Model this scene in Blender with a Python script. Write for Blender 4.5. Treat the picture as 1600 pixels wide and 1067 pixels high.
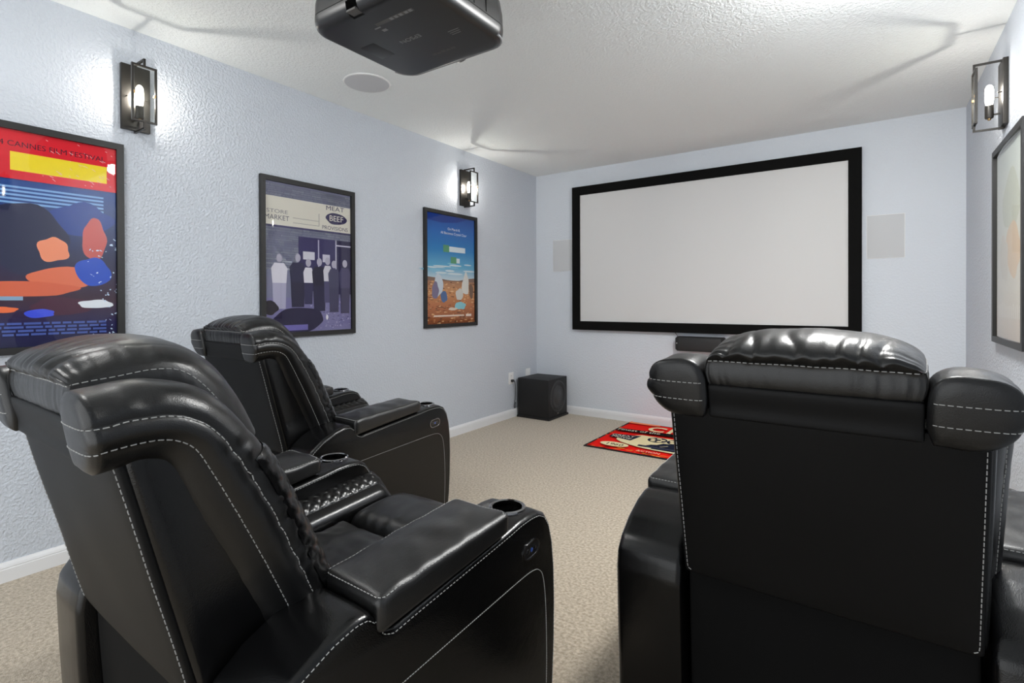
import bpy, bmesh, math, random
from mathutils import Vector, Matrix, noise
from mathutils.bvhtree import BVHTree

random.seed(7)
for o in list(bpy.data.objects):
    bpy.data.objects.remove(o, do_unlink=True)
SC = bpy.context.scene
COL = SC.collection

# ------------------------------------------------------------------ camera
CAM_LOC = Vector((3.2286, -5.1726, 1.2586))
RX = Vector((0.82262792, 0.56856804, -0.00370002))
UX = Vector((-4.37445e-04, 7.14036e-03, 0.999974412))
FX = Vector((-0.56857991, 0.82260525, -0.00612258))
cam = bpy.data.cameras.new('camera')
cam.sensor_width = 36.0
cam.lens = 818.346 * 36.0 / 1600.0
cam.shift_y = -58.2 / 1600.0
cam.clip_start = 0.02
camo = bpy.data.objects.new('camera', cam)
M = Matrix.Identity(4)
for i in range(3):
    M[i][0], M[i][1], M[i][2], M[i][3] = RX[i], UX[i], -FX[i], CAM_LOC[i]
camo.matrix_world = M
COL.objects.link(camo)
SC.camera = camo

# ------------------------------------------------------------------ world, exposure
w = bpy.data.worlds.new('world')
SC.world = w
w.use_nodes = True
w.node_tree.nodes['Background'].inputs[0].default_value = (0.95, 0.98, 1.0, 1)
w.node_tree.nodes['Background'].inputs[1].default_value = 1.75  # even fill light, enters through the added back opening
SC.view_settings.view_transform = 'Standard'
SC.view_settings.look = 'None'
SC.view_settings.gamma = 1.0
SC.view_settings.use_curve_mapping = False
SC.view_settings.exposure = 0.16
BULB = 700.0          # emission strength of a sconce filament
FILL = 185.0            # base emission strength of the added, unseen ceiling lights

H, XR, YB = 2.70, 3.797, -6.30   # ceiling height, right wall, back wall (front wall at y = 0)

# ------------------------------------------------------------------ materials
def srgb(r, g, b):
    f = lambda c: c / 12.92 if c <= 0.04045 else ((c + 0.055) / 1.055) ** 2.4
    return (f(r / 255), f(g / 255), f(b / 255))

def mat(name, col, rough=0.5, metal=0.0, spec=0.5, coat=0.0, sheen=0.0):
    m = bpy.data.materials.new(name)
    m.use_nodes = True
    b = m.node_tree.nodes['Principled BSDF']
    b.inputs['Base Color'].default_value = (*col, 1)
    b.inputs['Roughness'].default_value = rough
    b.inputs['Metallic'].default_value = metal
    b.inputs['Specular IOR Level'].default_value = spec
    b.inputs['Coat Weight'].default_value = coat
    b.inputs['Sheen Weight'].default_value = sheen
    return m

def nd(m, typ, **kw):
    n = m.node_tree.nodes.new(typ)
    for k, v in kw.items():
        if k in n.inputs:
            n.inputs[k].default_value = v
        else:
            setattr(n, k, v)
    return n

def lk(m, a, b):
    m.node_tree.links.new(a, b)

def bsdf(m):
    return m.node_tree.nodes['Principled BSDF']

def bump(m, layers, coord='Object'):
    """layers: (kind, scale, distance, strength, ramp or None, stretch or None)"""
    tc = nd(m, 'ShaderNodeTexCoord')
    prev = None
    for kind, scale, dist, stren, ramp, stretch in layers:
        src = tc.outputs[coord]
        if stretch:
            mp = nd(m, 'ShaderNodeMapping')
            mp.inputs['Scale'].default_value = stretch
            lk(m, src, mp.inputs['Vector'])
            src = mp.outputs['Vector']
        if kind == 'noise':
            t = nd(m, 'ShaderNodeTexNoise')
            t.inputs['Scale'].default_value = scale
            t.inputs['Detail'].default_value = 3.0
            out = t.outputs['Fac']
        else:
            t = nd(m, 'ShaderNodeTexVoronoi')
            t.inputs['Scale'].default_value = scale
            out = t.outputs['Distance']
        lk(m, src, t.inputs['Vector'])
        if ramp:
            r = nd(m, 'ShaderNodeValToRGB')
            r.color_ramp.elements[0].position = ramp[0]
            r.color_ramp.elements[1].position = ramp[1]
            lk(m, out, r.inputs['Fac'])
            out = r.outputs['Color']
        b = nd(m, 'ShaderNodeBump')
        b.inputs['Distance'].default_value = dist
        b.inputs['Strength'].default_value = stren
        lk(m, out, b.inputs['Height'])
        if prev:
            lk(m, prev.outputs['Normal'], b.inputs['Normal'])
        prev = b
    lk(m, prev.outputs['Normal'], bsdf(m).inputs['Normal'])
    return tc

def mottled(m, c1, c2, scale, detail=4.0, lo=0.3, hi=0.7, coord='Object', stretch=None):
    tc = nd(m, 'ShaderNodeTexCoord')
    t = nd(m, 'ShaderNodeTexNoise')
    t.inputs['Scale'].default_value = scale
    t.inputs['Detail'].default_value = detail
    if stretch:
        mp = nd(m, 'ShaderNodeMapping')
        mp.inputs['Scale'].default_value = stretch
        lk(m, tc.outputs[coord], mp.inputs['Vector'])
        lk(m, mp.outputs['Vector'], t.inputs['Vector'])
    else:
        lk(m, tc.outputs[coord], t.inputs['Vector'])
    r = nd(m, 'ShaderNodeValToRGB')
    r.color_ramp.elements[0].position = lo
    r.color_ramp.elements[1].position = hi
    r.color_ramp.elements[0].color = (*c1, 1)
    r.color_ramp.elements[1].color = (*c2, 1)
    lk(m, t.outputs['Fac'], r.inputs['Fac'])
    lk(m, r.outputs['Color'], bsdf(m).inputs['Base Color'])

MT = {}
MT['wall'] = mat('blue_grey_wall_paint', srgb(202, 208, 217), 0.55, spec=0.35)
bump(MT['wall'], [('noise', 72.0, 0.0045, 0.55, (0.42, 0.62), None), ('noise', 150.0, 0.0015, 0.35, None, None)])
MT['wall_front'] = mat('lightened_smooth_wall_paint', srgb(214, 220, 228), 0.6, spec=0.3)  # same wall paint lightened; stronger light on this wall put into the colour
bump(MT['wall_front'], [('noise', 60.0, 0.003, 0.3, (0.42, 0.62), None)])
MT['ceiling'] = mat('white_textured_ceiling', srgb(240, 244, 244), 0.8, spec=0.2)
bump(MT['ceiling'], [('noise', 75.0, 0.004, 0.5, (0.40, 0.62), None)])
MT['carpet'] = mat('beige_carpet', srgb(205, 190, 168), 0.95, spec=0.1, sheen=0.25)
mottled(MT['carpet'], srgb(160, 146, 126), srgb(208, 195, 176), 75.0, 9.0, 0.33, 0.67, stretch=(1.0, 1.0, 1.0))
bump(MT['carpet'], [('noise', 210.0, 0.006, 0.8, None, None), ('noise', 18.0, 0.01, 0.25, None, (0.5, 1.6, 1))])
MT['trim'] = mat('white_gloss_trim', srgb(228, 229, 231), 0.35)
MT['leather'] = mat('black_leather', (0.0026, 0.0026, 0.0028), 0.23, spec=0.40)
bump(MT['leather'], [('voronoi', 420.0, 0.0005, 0.3, None, None), ('noise', 34.0, 0.003, 0.14, None, None)])
MT['pillowleather'] = mat('brightened_black_leather', (0.0040, 0.0040, 0.0042), 0.33, spec=0.50)  # same leather, lighter and glossier; brightness of lit upper parts put into it
bump(MT['pillowleather'], [('voronoi', 420.0, 0.0005, 0.3, None, None), ('noise', 30.0, 0.003, 0.14, None, None)])
MT['lidleather'] = mat('black_lid_leather', (0.0050, 0.0050, 0.0052), 0.37, spec=0.65)  # lid tops' brightness over the dark sides put into this lighter leather
bump(MT['lidleather'], [('voronoi', 420.0, 0.0006, 0.35, None, None), ('noise', 11.0, 0.010, 0.22, None, (1.6, 0.8, 1))])
MT['backvinyl'] = mat('black_backing_vinyl', (0.0042, 0.0042, 0.0044), 0.50, spec=0.165)
bump(MT['backvinyl'], [('noise', 600.0, 0.0004, 0.5, None, None)])
MT['stitch'] = mat('pale_grey_thread', srgb(168, 168, 166), 0.7)
MT['basecloth'] = mat('black_dust_cloth', (0.0034, 0.0034, 0.0035), 0.8, spec=0.14)
MT['stitch_dark'] = mat('dark_grey_thread', srgb(92, 92, 92), 0.7)
MT['chrome'] = mat('dark_chrome', (0.30, 0.30, 0.31), 0.12, metal=1.0)
MT['cupin'] = mat('black_cup_liner', (0.006, 0.006, 0.006), 0.25)
MT['gloss'] = mat('glossy_black_plastic', (0.008, 0.008, 0.009), 0.18)
MT['blueled'] = mat('blue_indicator', (0.012, 0.03, 0.12), 0.3)
_b = bsdf(MT['blueled']); _b.inputs['Emission Color'].default_value = (0.1, 0.25, 1, 1); _b.inputs['Emission Strength'].default_value = 0.06
MT['frame'] = mat('matte_black_frame', (0.012, 0.012, 0.012), 0.45)
MT['velvet'] = mat('black_velvet_screen_frame', (0.004, 0.004, 0.004), 0.9, spec=0.15)
MT['screen'] = mat('white_projection_fabric', srgb(216, 216, 216), 0.75, spec=0.25)
MT['grille'] = mat('white_speaker_grille', srgb(204, 206, 209), 0.8)
bump(MT['grille'], [('voronoi', 500.0, 0.001, 0.5, None, None)])
MT['plastic_w'] = mat('white_plastic', srgb(235, 235, 235), 0.4)
MT['bronze'] = mat('dark_bronze_metal', (0.045, 0.042, 0.038), 0.36, metal=0.75)
MT['socket'] = mat('dark_socket', (0.06, 0.055, 0.05), 0.4, metal=0.6)
MT['brass'] = mat('brass', (0.6, 0.4, 0.2), 0.3, metal=1.0)
MT['sub'] = mat('black_ash_cabinet', (0.010, 0.010, 0.0105), 0.55, spec=0.4)
bump(MT['sub'], [('noise', 90.0, 0.0006, 0.5, None, (0.12, 1, 1))])
MT['rubber'] = mat('black_rubber', (0.018, 0.018, 0.019), 0.6)
MT['cone'] = mat('dark_grey_cone', (0.034, 0.034, 0.035), 0.5)
MT['silver'] = mat('silver_badge', (0.6, 0.6, 0.6), 0.3, metal=1.0)
MT['proj'] = mat('black_projector_plastic', (0.014, 0.014, 0.0145), 0.34, spec=0.5)
bump(MT['proj'], [('noise', 700.0, 0.0003, 0.4, None, None)])
MT['proj_trim'] = mat('satin_grey_projector_trim', (0.30, 0.30, 0.31), 0.28)
MT['proj_mark'] = mat('grey_print', srgb(125, 125, 125), 0.6)
MT['proj_label'] = mat('grey_label', srgb(84, 82, 80), 0.6)
MT['lens'] = mat('lens_glass', (0.01, 0.01, 0.02), 0.05, spec=0.8)

def art_material():
    m = mat('printed_paper', (1, 1, 1), 0.5, spec=0.25)
    a = nd(m, 'ShaderNodeAttribute', attribute_name='Col')
    lk(m, a.outputs['Color'], bsdf(m).inputs['Base Color'])
    return m
MT['art'] = art_material()
MT['rugart'] = mat('printed_rug_pile', (1, 1, 1), 0.95, spec=0.1)
_a = nd(MT['rugart'], 'ShaderNodeAttribute', attribute_name='Col')
lk(MT['rugart'], _a.outputs['Color'], bsdf(MT['rugart']).inputs['Base Color'])
bump(MT['rugart'], [('noise', 300.0, 0.003, 0.5, None, None)])

def glass_material(name, tint, rough=0.02, ior=1.45):
    m = bpy.data.materials.new(name)
    m.use_nodes = True
    nt = m.node_tree
    nt.nodes.remove(nt.nodes['Principled BSDF'])
    out = nt.nodes['Material Output']
    tr = nt.nodes.new('ShaderNodeBsdfTransparent'); tr.inputs[0].default_value = (*tint, 1)
    gl = nt.nodes.new('ShaderNodeBsdfGlossy'); gl.inputs['Roughness'].default_value = rough
    fr = nt.nodes.new('ShaderNodeFresnel'); fr.inputs['IOR'].default_value = ior
    mx = nt.nodes.new('ShaderNodeMixShader')
    # reflect once, at the outer face of the pane only
    ge = nt.nodes.new('ShaderNodeNewGeometry'); mu = nt.nodes.new('ShaderNodeMath'); mu.operation = 'MULTIPLY'
    iv = nt.nodes.new('ShaderNodeMath'); iv.operation = 'SUBTRACT'; iv.inputs[0].default_value = 1.0
    nt.links.new(ge.outputs['Backfacing'], iv.inputs[1]); nt.links.new(fr.outputs[0], mu.inputs[0]); nt.links.new(iv.outputs[0], mu.inputs[1])
    nt.links.new(mu.outputs[0], mx.inputs[0]); nt.links.new(tr.outputs[0], mx.inputs[1]); nt.links.new(gl.outputs[0], mx.inputs[2])
    nt.links.new(mx.outputs[0], out.inputs['Surface'])
    return m
MT['glass'] = glass_material('clear_picture_glazing', (0.99, 0.99, 0.99), 0.015, 1.5)
MT['lampglass'] = glass_material('clear_lamp_glass', (0.97, 0.98, 0.96), 0.03, 1.45)

def emit_material(name, col, strength):
    m = bpy.data.materials.new(name)
    m.use_nodes = True
    nt = m.node_tree
    nt.nodes.remove(nt.nodes['Principled BSDF'])
    e = nt.nodes.new('ShaderNodeEmission')
    e.inputs[0].default_value = (*col, 1); e.inputs[1].default_value = strength
    nt.links.new(e.outputs[0], nt.nodes['Material Output'].inputs['Surface'])
    return m
MT['filament'] = emit_material('glowing_filament', (1.0, 0.95, 0.87), BULB)
MT['fill_light'] = emit_material('added_ceiling_diffuser', (1.0, 0.995, 0.975), FILL)  # glow of the added ceiling light

def bulb_material():
    m = bpy.data.materials.new('glowing_bulb_glass')
    m.use_nodes = True
    nt = m.node_tree
    nt.nodes.remove(nt.nodes['Principled BSDF'])
    tr = nt.nodes.new('ShaderNodeBsdfTransparent')
    e = nt.nodes.new('ShaderNodeEmission'); e.inputs[0].default_value = (1, 0.95, 0.86, 1); e.inputs[1].default_value = 5.0
    ad = nt.nodes.new('ShaderNodeAddShader')
    nt.links.new(tr.outputs[0], ad.inputs[0]); nt.links.new(e.outputs[0], ad.inputs[1])
    nt.links.new(ad.outputs[0], nt.nodes['Material Output'].inputs['Surface'])
    return m
MT['bulb'] = bulb_material()

# ------------------------------------------------------------------ mesh helpers
class MB:
    def __init__(s):
        s.v, s.f = [], []
    def add(s, vs, fs):
        n = len(s.v)
        s.v += [tuple(p) for p in vs]
        s.f += [tuple(i + n for i in f) for f in fs]
        return s
    def box(s, x0, x1, y0, y1, z0, z1):
        vs = [(x0, y0, z0), (x1, y0, z0), (x1, y1, z0), (x0, y1, z0), (x0, y0, z1), (x1, y0, z1), (x1, y1, z1), (x0, y1, z1)]
        return s.add(vs, [(0, 3, 2, 1), (4, 5, 6, 7), (0, 1, 5, 4), (1, 2, 6, 5), (2, 3, 7, 6), (3, 0, 4, 7)])
    def xf(s, M):
        s.v = [tuple(M @ Vector(p)) for p in s.v]
        return s
    def lathe(s, prof, axis='z', c=(0, 0, 0), n=32, cap=True):
        """prof: (radius, height) list"""
        vs, fs = [], []
        for r, h in prof:
            for i in range(n):
                a = 2 * math.pi * i / n
                p = (r * math.cos(a), r * math.sin(a), h)
                if axis == 'x': p = (p[2], p[0], p[1])
                if axis == 'y': p = (p[1], p[2], p[0])
                vs.append((p[0] + c[0], p[1] + c[1], p[2] + c[2]))
        for k in range(len(prof) - 1):
            for i in range(n):
                j = (i + 1) % n
                fs.append((k * n + i, k * n + j, (k + 1) * n + j, (k + 1) * n + i))
        if cap:
            fs.append(tuple(reversed(range(n))))
            fs.append(tuple(range((len(prof) - 1) * n, len(prof) * n)))
        return s.add(vs, fs)
    def grid(s, P, cu=False, cv=False):
        nu, nv = len(P), len(P[0])
        vs = [p for row in P for p in row]
        fs = []
        for i in range(nu if cu else nu - 1):
            for j in range(nv if cv else nv - 1):
                a, b = (i + 1) % nu, (j + 1) % nv
                fs.append((i * nv + j, a * nv + j, a * nv + b, i * nv + b))
        return s.add(vs, fs)
    def tube(s, pts, r, n=8):
        pts = [Vector(p) for p in pts]
        rings = []
        for i, p in enumerate(pts):
            t = (pts[min(i + 1, len(pts) - 1)] - pts[max(i - 1, 0)]).normalized()
            up = Vector((0, 0, 1)) if abs(t.z) < 0.9 else Vector((1, 0, 0))
            a = t.cross(up).normalized(); b = t.cross(a)
            rings.append([p + (a * math.cos(2 * math.pi * k / n) + b * math.sin(2 * math.pi * k / n)) * r for k in range(n)])
        base = len(s.v)
        s.grid(rings, False, True)
        s.f.append(tuple(base + i for i in range(n)))
        s.f.append(tuple(base + (len(pts) - 1) * n + i for i in reversed(range(n))))
        return s
    def mesh(s, name, m, smooth=None):
        me = bpy.data.meshes.new(name)
        me.from_pydata(s.v, [], s.f)
        bm = bmesh.new(); bm.from_mesh(me)
        bmesh.ops.remove_doubles(bm, verts=bm.verts, dist=1e-6)
        bmesh.ops.recalc_face_normals(bm, faces=bm.faces)
        bm.to_mesh(me); bm.free()
        if m: me.materials.append(m)
        if smooth is not None:
            me.polygons.foreach_set('use_smooth', [True] * len(me.polygons))
            if smooth < 179: me.set_sharp_from_angle(angle=math.radians(smooth))
        return me
    def build(s, name, m, parent=None, smooth=None, bevel=0.0):
        me = s.mesh(name, m, smooth)
        if bevel:
            bm = bmesh.new(); bm.from_mesh(me)
            es = [e for e in bm.edges if len(e.link_faces) == 2 and e.calc_face_angle(0) > 0.6]
            bmesh.ops.bevel(bm, geom=es, offset=bevel, segments=2, affect='EDGES', profile=0.6)
            bm.to_mesh(me); bm.free()
            me.polygons.foreach_set('use_smooth', [True] * len(me.polygons))
            me.set_sharp_from_angle(angle=math.radians(40))
        return link(name, me, parent)

def link(name, me, parent=None):
    o = bpy.data.objects.new(name, me)
    COL.objects.link(o)
    if parent: o.parent = parent
    return o

def tag(o, label=None, cat=None, group=None, kind=None):
    if label: o['label'] = label
    if cat: o['category'] = cat
    if group: o['group'] = group
    if kind: o['kind'] = kind
    return o

def empty(name, loc=(0, 0, 0), rz=0.0):
    o = bpy.data.objects.new(name, None)
    o.empty_display_size = 0.1
    o.location = loc; o.rotation_euler = (0, 0, rz)
    COL.objects.link(o)
    return o

def copy_tree(o, parent=None):
    c = o.copy(); COL.objects.link(c); c.parent = parent
    for ch in [x for x in bpy.data.objects if x.parent == o]:
        copy_tree(ch, c)
    return c

def rbox(hx, hy, hz, r, n=(8, 8, 8), seg=4, fn=None):
    """rounded box centred on 0 as MB; fn maps a point (Vector) to its final place"""
    def coords(h, k):
        a = [-h + r * (1 - math.cos(math.pi / 2 * i / seg)) * 1.0 for i in range(seg)]
        core = [-(h - r) + 2 * (h - r) * i / k for i in range(k + 1)]
        return a + core + [-x for x in reversed(a)]
    cx, cy, cz = coords(hx, n[0]), coords(hy, n[1]), coords(hz, n[2])
    def rnd(p):
        q = Vector((max(-(hx - r), min(hx - r, p[0])), max(-(hy - r), min(hy - r, p[1])), max(-(hz - r), min(hz - r, p[2]))))
        d = Vector(p) - q
        if d.length > 1e-9: q = q + d.normalized() * r
        return q
    mb = MB()
    def face(A, B, f):
        mb.grid([[rnd(f(a, b)) for b in B] for a in A])
    for s in (-1, 1):
        face(cx, cy, lambda a, b: (a, b, s * hz))
        face(cx, cz, lambda a, b: (a, s * hy, b))
        face(cy, cz, lambda a, b: (s * hx, a, b))
    if fn: mb.v = [tuple(fn(Vector(p))) for p in mb.v]
    return mb

def catmull(pts, per=8):
    P = [Vector(p) for p in pts]
    out = []
    for i in range(len(P) - 1):
        p0, p1, p2, p3 = P[max(i - 1, 0)], P[i], P[i + 1], P[min(i + 2, len(P) - 1)]
        for k in range(per):
            t = k / per
            out.append(0.5 * ((2 * p1) + (p2 - p0) * t + (2 * p0 - 5 * p1 + 4 * p2 - p3) * t * t + (3 * p1 - p0 - 3 * p2 + p3) * t ** 3))
    out.append(P[-1])
    return out

def resample(pts, step):
    pts = [Vector(p) for p in pts]
    L = [0.0]
    for a, b in zip(pts, pts[1:]): L.append(L[-1] + (b - a).length)
    n = max(2, int(round(L[-1] / step)) + 1)
    out, k = [], 0
    for i in range(n):
        d = L[-1] * i / (n - 1)
        while k < len(L) - 2 and L[k + 1] < d: k += 1
        seg = L[k + 1] - L[k]
        out.append(pts[k].lerp(pts[k + 1], (d - L[k]) / seg if seg > 1e-9 else 0))
    return out

def stitches(mb, path, bvh, dash=0.0095, gap=0.0035, wid=0.0009, lift=0.0004):
    """short thread dashes laid on a surface along a path"""
    step = dash + gap
    P = resample(path, step)
    for a, b in zip(P, P[1:]):
        q = a.lerp(b, dash / step)
        if bvh:
            h0 = bvh.find_nearest(a); h1 = bvh.find_nearest(q)
            if h0[0] is None or h1[0] is None: continue
            a2, q2, nn = h0[0], h1[0], (h0[1] + h1[1])
        else:
            a2, q2, nn = a, q, Vector((0, 0, 1))
        if nn.length < 1e-6: continue
        nn.normalize()
        t = q2 - a2
        if t.length < 1e-5: continue
        t.normalize(); sd = t.cross(nn).normalized() * wid
        lo, hi = nn * (lift - 0.0008), nn * (lift + 0.0009)
        vs = [a2 + lo - sd, a2 + lo + sd, q2 + lo + sd, q2 + lo - sd, a2 + hi - sd * .6 + t * .0008, a2 + hi + sd * .6 + t * .0008, q2 + hi + sd * .6 - t * .0008, q2 + hi - sd * .6 - t * .0008]
        mb.add(vs, [(4, 5, 6, 7), (0, 1, 5, 4), (1, 2, 6, 5), (2, 3, 7, 6), (3, 0, 4, 7)])
    return mb

def bvh_of(me):
    return BVHTree.FromPolygons([v.co.copy() for v in me.vertices], [tuple(p.vertices) for p in me.polygons])

def text_mesh(body, size, align='CENTER', extrude=0.0, sx=1.0, shear=0.0, bold=0.0):
    cu = bpy.data.curves.new('txt', 'FONT')
    cu.body = body; cu.size = size; cu.align_x = align; cu.extrude = extrude; cu.shear = shear
    cu.resolution_u = 3; cu.offset = bold * size
    o = bpy.data.objects.new('txt', cu); COL.objects.link(o)
    dg = bpy.context.evaluated_depsgraph_get()
    me = bpy.data.meshes.new_from_object(o.evaluated_get(dg))
    vs = [(v.co.x * sx, v.co.y, v.co.z) for v in me.vertices]
    fs = [tuple(p.vertices) for p in me.polygons]
    bpy.data.objects.remove(o, do_unlink=True); bpy.data.meshes.remove(me); bpy.data.curves.remove(cu)
    return vs, fs

class Art:
    """flat print: coloured shapes in thin layers; local x right, z up, facing -y"""
    def __init__(s, step=0.00025):
        s.v, s.f, s.c, s.k, s.step = [], [], [], 0, step
    def specks(s, n):
        """the next shapes share n layers in turn (scattered specks)"""
        s.base, s.n, s.q = s.k, n, 0
        s.k += n
    def poly(s, pts, col, speck=False):
        if speck:
            s.q += 1; keep = s.k; s.k = s.base + s.q % s.n
            s.poly_(pts, col); s.k = keep
            return s
        s.k += 1
        return s.poly_(pts, col)
    def poly_(s, pts, col):
        n = len(s.v); y = -s.k * s.step
        s.v += [(p[0], y, p[1]) for p in pts]
        s.f.append(tuple(range(n, n + len(pts)))); s.c.append([col] * len(pts))
        return s
    def rect(s, x0, x1, z0, z1, col):
        return s.poly([(x0, z0), (x1, z0), (x1, z1), (x0, z1)], col)
    def grad(s, x0, x1, stops):
        s.k += 1; y = -s.k * s.step
        for (za, ca), (zb, cb) in zip(stops, stops[1:]):
            n = len(s.v)
            s.v += [(x0, y, za), (x1, y, za), (x1, y, zb), (x0, y, zb)]
            s.f.append((n, n + 1, n + 2, n + 3)); s.c.append([ca, ca, cb, cb])
        return s
    def ell(s, cx, cz, rx, rz, col, rot=0.0, n=28, speck=False):
        c, q = math.cos(rot), math.sin(rot)
        return s.poly([(cx + rx * math.cos(t) * c - rz * math.sin(t) * q, cz + rx * math.cos(t) * q + rz * math.sin(t) * c) for t in [2 * math.pi * i / n for i in range(n)]], col, speck)
    def blob(s, cx, cz, rx, rz, col, seed, n=36, amp=0.25):
        pts = []
        for i in range(n):
            t = 2 * math.pi * i / n
            k = 1 + amp * noise.noise(Vector((math.cos(t) * 1.3 + seed, math.sin(t) * 1.3, seed * 1.7)))
            pts.append((cx + rx * k * math.cos(t), cz + rz * k * math.sin(t)))
        return s.poly(pts, col)
    def text(s, body, x, z, size, col, align='CENTER', sx=1.0, shear=0.0, rot=0.0, bold=0.0):
        s.k += 1; y = -s.k * s.step
        vs, fs = text_mesh(body, size, align, 0, sx, shear, bold)
        n = len(s.v); c, q = math.cos(rot), math.sin(rot)
        s.v += [(x + p[0] * c - p[1] * q, y, z + p[0] * q + p[1] * c) for p in vs]
        for f in fs:
            s.f.append(tuple(i + n for i in f)); s.c.append([col] * len(f))
        return s
    def mesh(s, name, m):
        me = bpy.data.meshes.new(name)
        me.from_pydata(s.v, [], s.f)
        at = me.color_attributes.new('Col', 'FLOAT_COLOR', 'CORNER')
        k = 0
        for cs in s.c:
            for c in cs:
                at.data[k].color = (*c, 1); k += 1
        bm = bmesh.new(); bm.from_mesh(me)
        for f in bm.faces:
            f.normal_update()
            if f.normal.y > 0: f.normal_flip()
        bm.to_mesh(me); bm.free()
        me.materials.append(m)
        return me

# ================================================================== ROOM SHELL
def struct(name, mb, m, **kw):
    return tag(mb.build(name, m, **kw), kind='structure')

T = 0.12
struct('floor', MB().box(-T, XR + T, YB - T, T, -0.1, 0.0), MT['carpet'])
struct('ceiling', MB().box(-T, XR + T, YB - T, T, H, H + 0.1), MT['ceiling'])
struct('wall_left', MB().box(-T, 0, YB - T, T, 0, H), MT['wall'])
struct('wall_right', MB().box(XR, XR + T, YB - T, T, 0, H), MT['wall'])
struct('wall_front', MB().box(0, XR, 0, T, 0, H), MT['wall_front'])
# back wall; its wide cased opening is added, unseen, to let in fill light
OX0, OX1, OZ = 0.25, 3.55, 2.42
struct('wall_back', MB().box(0, OX0, YB - T, YB, 0, H).box(OX1, XR, YB - T, YB, 0, H).box(OX0, OX1, YB - T, YB, OZ, H), MT['wall'])
for i, q in enumerate(((OX0 - 0.07, OX0, 0, OZ + 0.07), (OX1, OX1 + 0.07, 0, OZ + 0.07), (OX0, OX1, OZ, OZ + 0.07))):
    struct('trim_%d' % (i + 1), MB().box(q[0], q[1], YB, YB + 0.018, q[2], q[3]), MT['trim'])  # casing of the added opening, out of view

BB = [(0, 0), (0.015, 0), (0.015, 0.058), (0.0125, 0.061), (0.0135, 0.066), (0.010, 0.076), (0.006, 0.084), (0.004, 0.0885), (0, 0.0885)]
def baseboard(name, fn, a, b):
    mb = MB()
    mb.grid([[fn(d, z, t) for d, z in BB] for t in (a, b)], False, True)
    n = len(BB)
    mb.f += [tuple(range(n)), tuple(range(2 * n - 1, n - 1, -1))]
    struct(name, mb, MT['trim'])
baseboard('baseboard_left', lambda d, z, t: (d, t, z), YB, 0)
baseboard('baseboard_right', lambda d, z, t: (XR - d, t, z), YB, 0)
baseboard('baseboard_front', lambda d, z, t: (t, -d, z), 0.015, XR - 0.015)
baseboard('baseboard_back', lambda d, z, t: (t, YB + d, z), 0.015, 0.18)

# ================================================================== RECLINERS
def nz(x, y=0.0, z=0.0):
    return noise.noise(Vector((x, y, z)))

def sstep(a, b, x):
    t = max(0.0, min(1.0, (x - a) / (b - a)))
    return t * t * (3 - 2 * t)

ARM_PROFILE = [(0.560, 0.035), (0.572, 0.12), (0.580, 0.24), (0.583, 0.36), (0.580, 0.46), (0.570, 0.54), (0.553, 0.598), (0.527, 0.634),
               (0.492, 0.650), (0.450, 0.653), (0.400, 0.650), (0.345, 0.641), (0.25, 0.629), (0.12, 0.613), (0.0, 0.598), (-0.055, 0.590),
               (-0.078, 0.600), (-0.092, 0.628), (-0.115, 0.648), (-0.150, 0.650), (-0.205, 0.637), (-0.275, 0.606), (-0.330, 0.566),
               (-0.357, 0.530), (-0.365, 0.480), (-0.360, 0.33), (-0.352, 0.18), (-0.345, 0.035)]
ARM_X0, ARM_X1 = 0.316, 0.505

def offset_loop(P, d):
    n = len(P); out = []
    for i in range(n):
        a, b, c = P[i - 1], P[i], P[(i + 1) % n]
        t = (c - a).normalized()
        nn = Vector((t.y, -t.x))            # outward for this winding handled by caller
        out.append(b - nn * d)
    return out

def arm_mesh(sgn):
    P = [Vector((p.x, p.y)) for p in resample([(a, b, 0) for a, b in ARM_PROFILE], 0.012)]
    # close along the bottom
    bot = [Vector((P[-1].x + (P[0].x - P[-1].x) * i / 24, 0.035)) for i in range(1, 24)]
    P = P + bot
    area = sum(P[i].x * P[(i + 1) % len(P)].y - P[(i + 1) % len(P)].x * P[i].y for i in range(len(P)))
    dirn = 1 if area > 0 else -1
    r = 0.020
    secs = []
    for i in range(6):
        a = math.pi / 2 * i / 5
        secs.append((ARM_X0 + r * (1 - math.cos(a)), r * (1 - math.sin(a)) * 0.8))
    for k in range(1, 4):
        secs.append((ARM_X0 + r + (ARM_X1 - ARM_X0 - 2 * r) * k / 4, -0.002))
    for i in range(6):
        a = math.pi / 2 * (5 - i) / 5
        secs.append((ARM_X1 - r * (1 - math.cos(a)), r * (1 - math.sin(a)) * 0.8))
    mb = MB()
    rows = []
    for x, ins in secs:
        Q = offset_loop(P, ins * dirn)
        rows.append([(sgn * x, q.x, q.y) for q in Q])
    mb.grid(rows, False, True)
    n = len(P)
    mb.f.append(tuple(range(n)))
    mb.f.append(tuple(range((len(secs) - 1) * n, len(secs) * n)))
    return mb, P

CUP = (0.418, 0.452)       # cup holder centre (x, y)
CUP_R = 0.046

def cut(me, cutter_mb, name):
    a = link('tmp_a', me); b = cutter_mb.build('tmp_b', None)
    md = a.modifiers.new('b', 'BOOLEAN'); md.operation = 'DIFFERENCE'; md.object = b; md.solver = 'EXACT'
    dg = bpy.context.evaluated_depsgraph_get()
    out = bpy.data.meshes.new_from_object(a.evaluated_get(dg))
    out.name = name
    bpy.data.objects.remove(a, do_unlink=True); bpy.data.objects.remove(b, do_unlink=True)
    out.polygons.foreach_set('use_smooth', [True] * len(out.polygons))
    out.set_sharp_from_angle(angle=math.radians(38))
    return out

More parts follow.
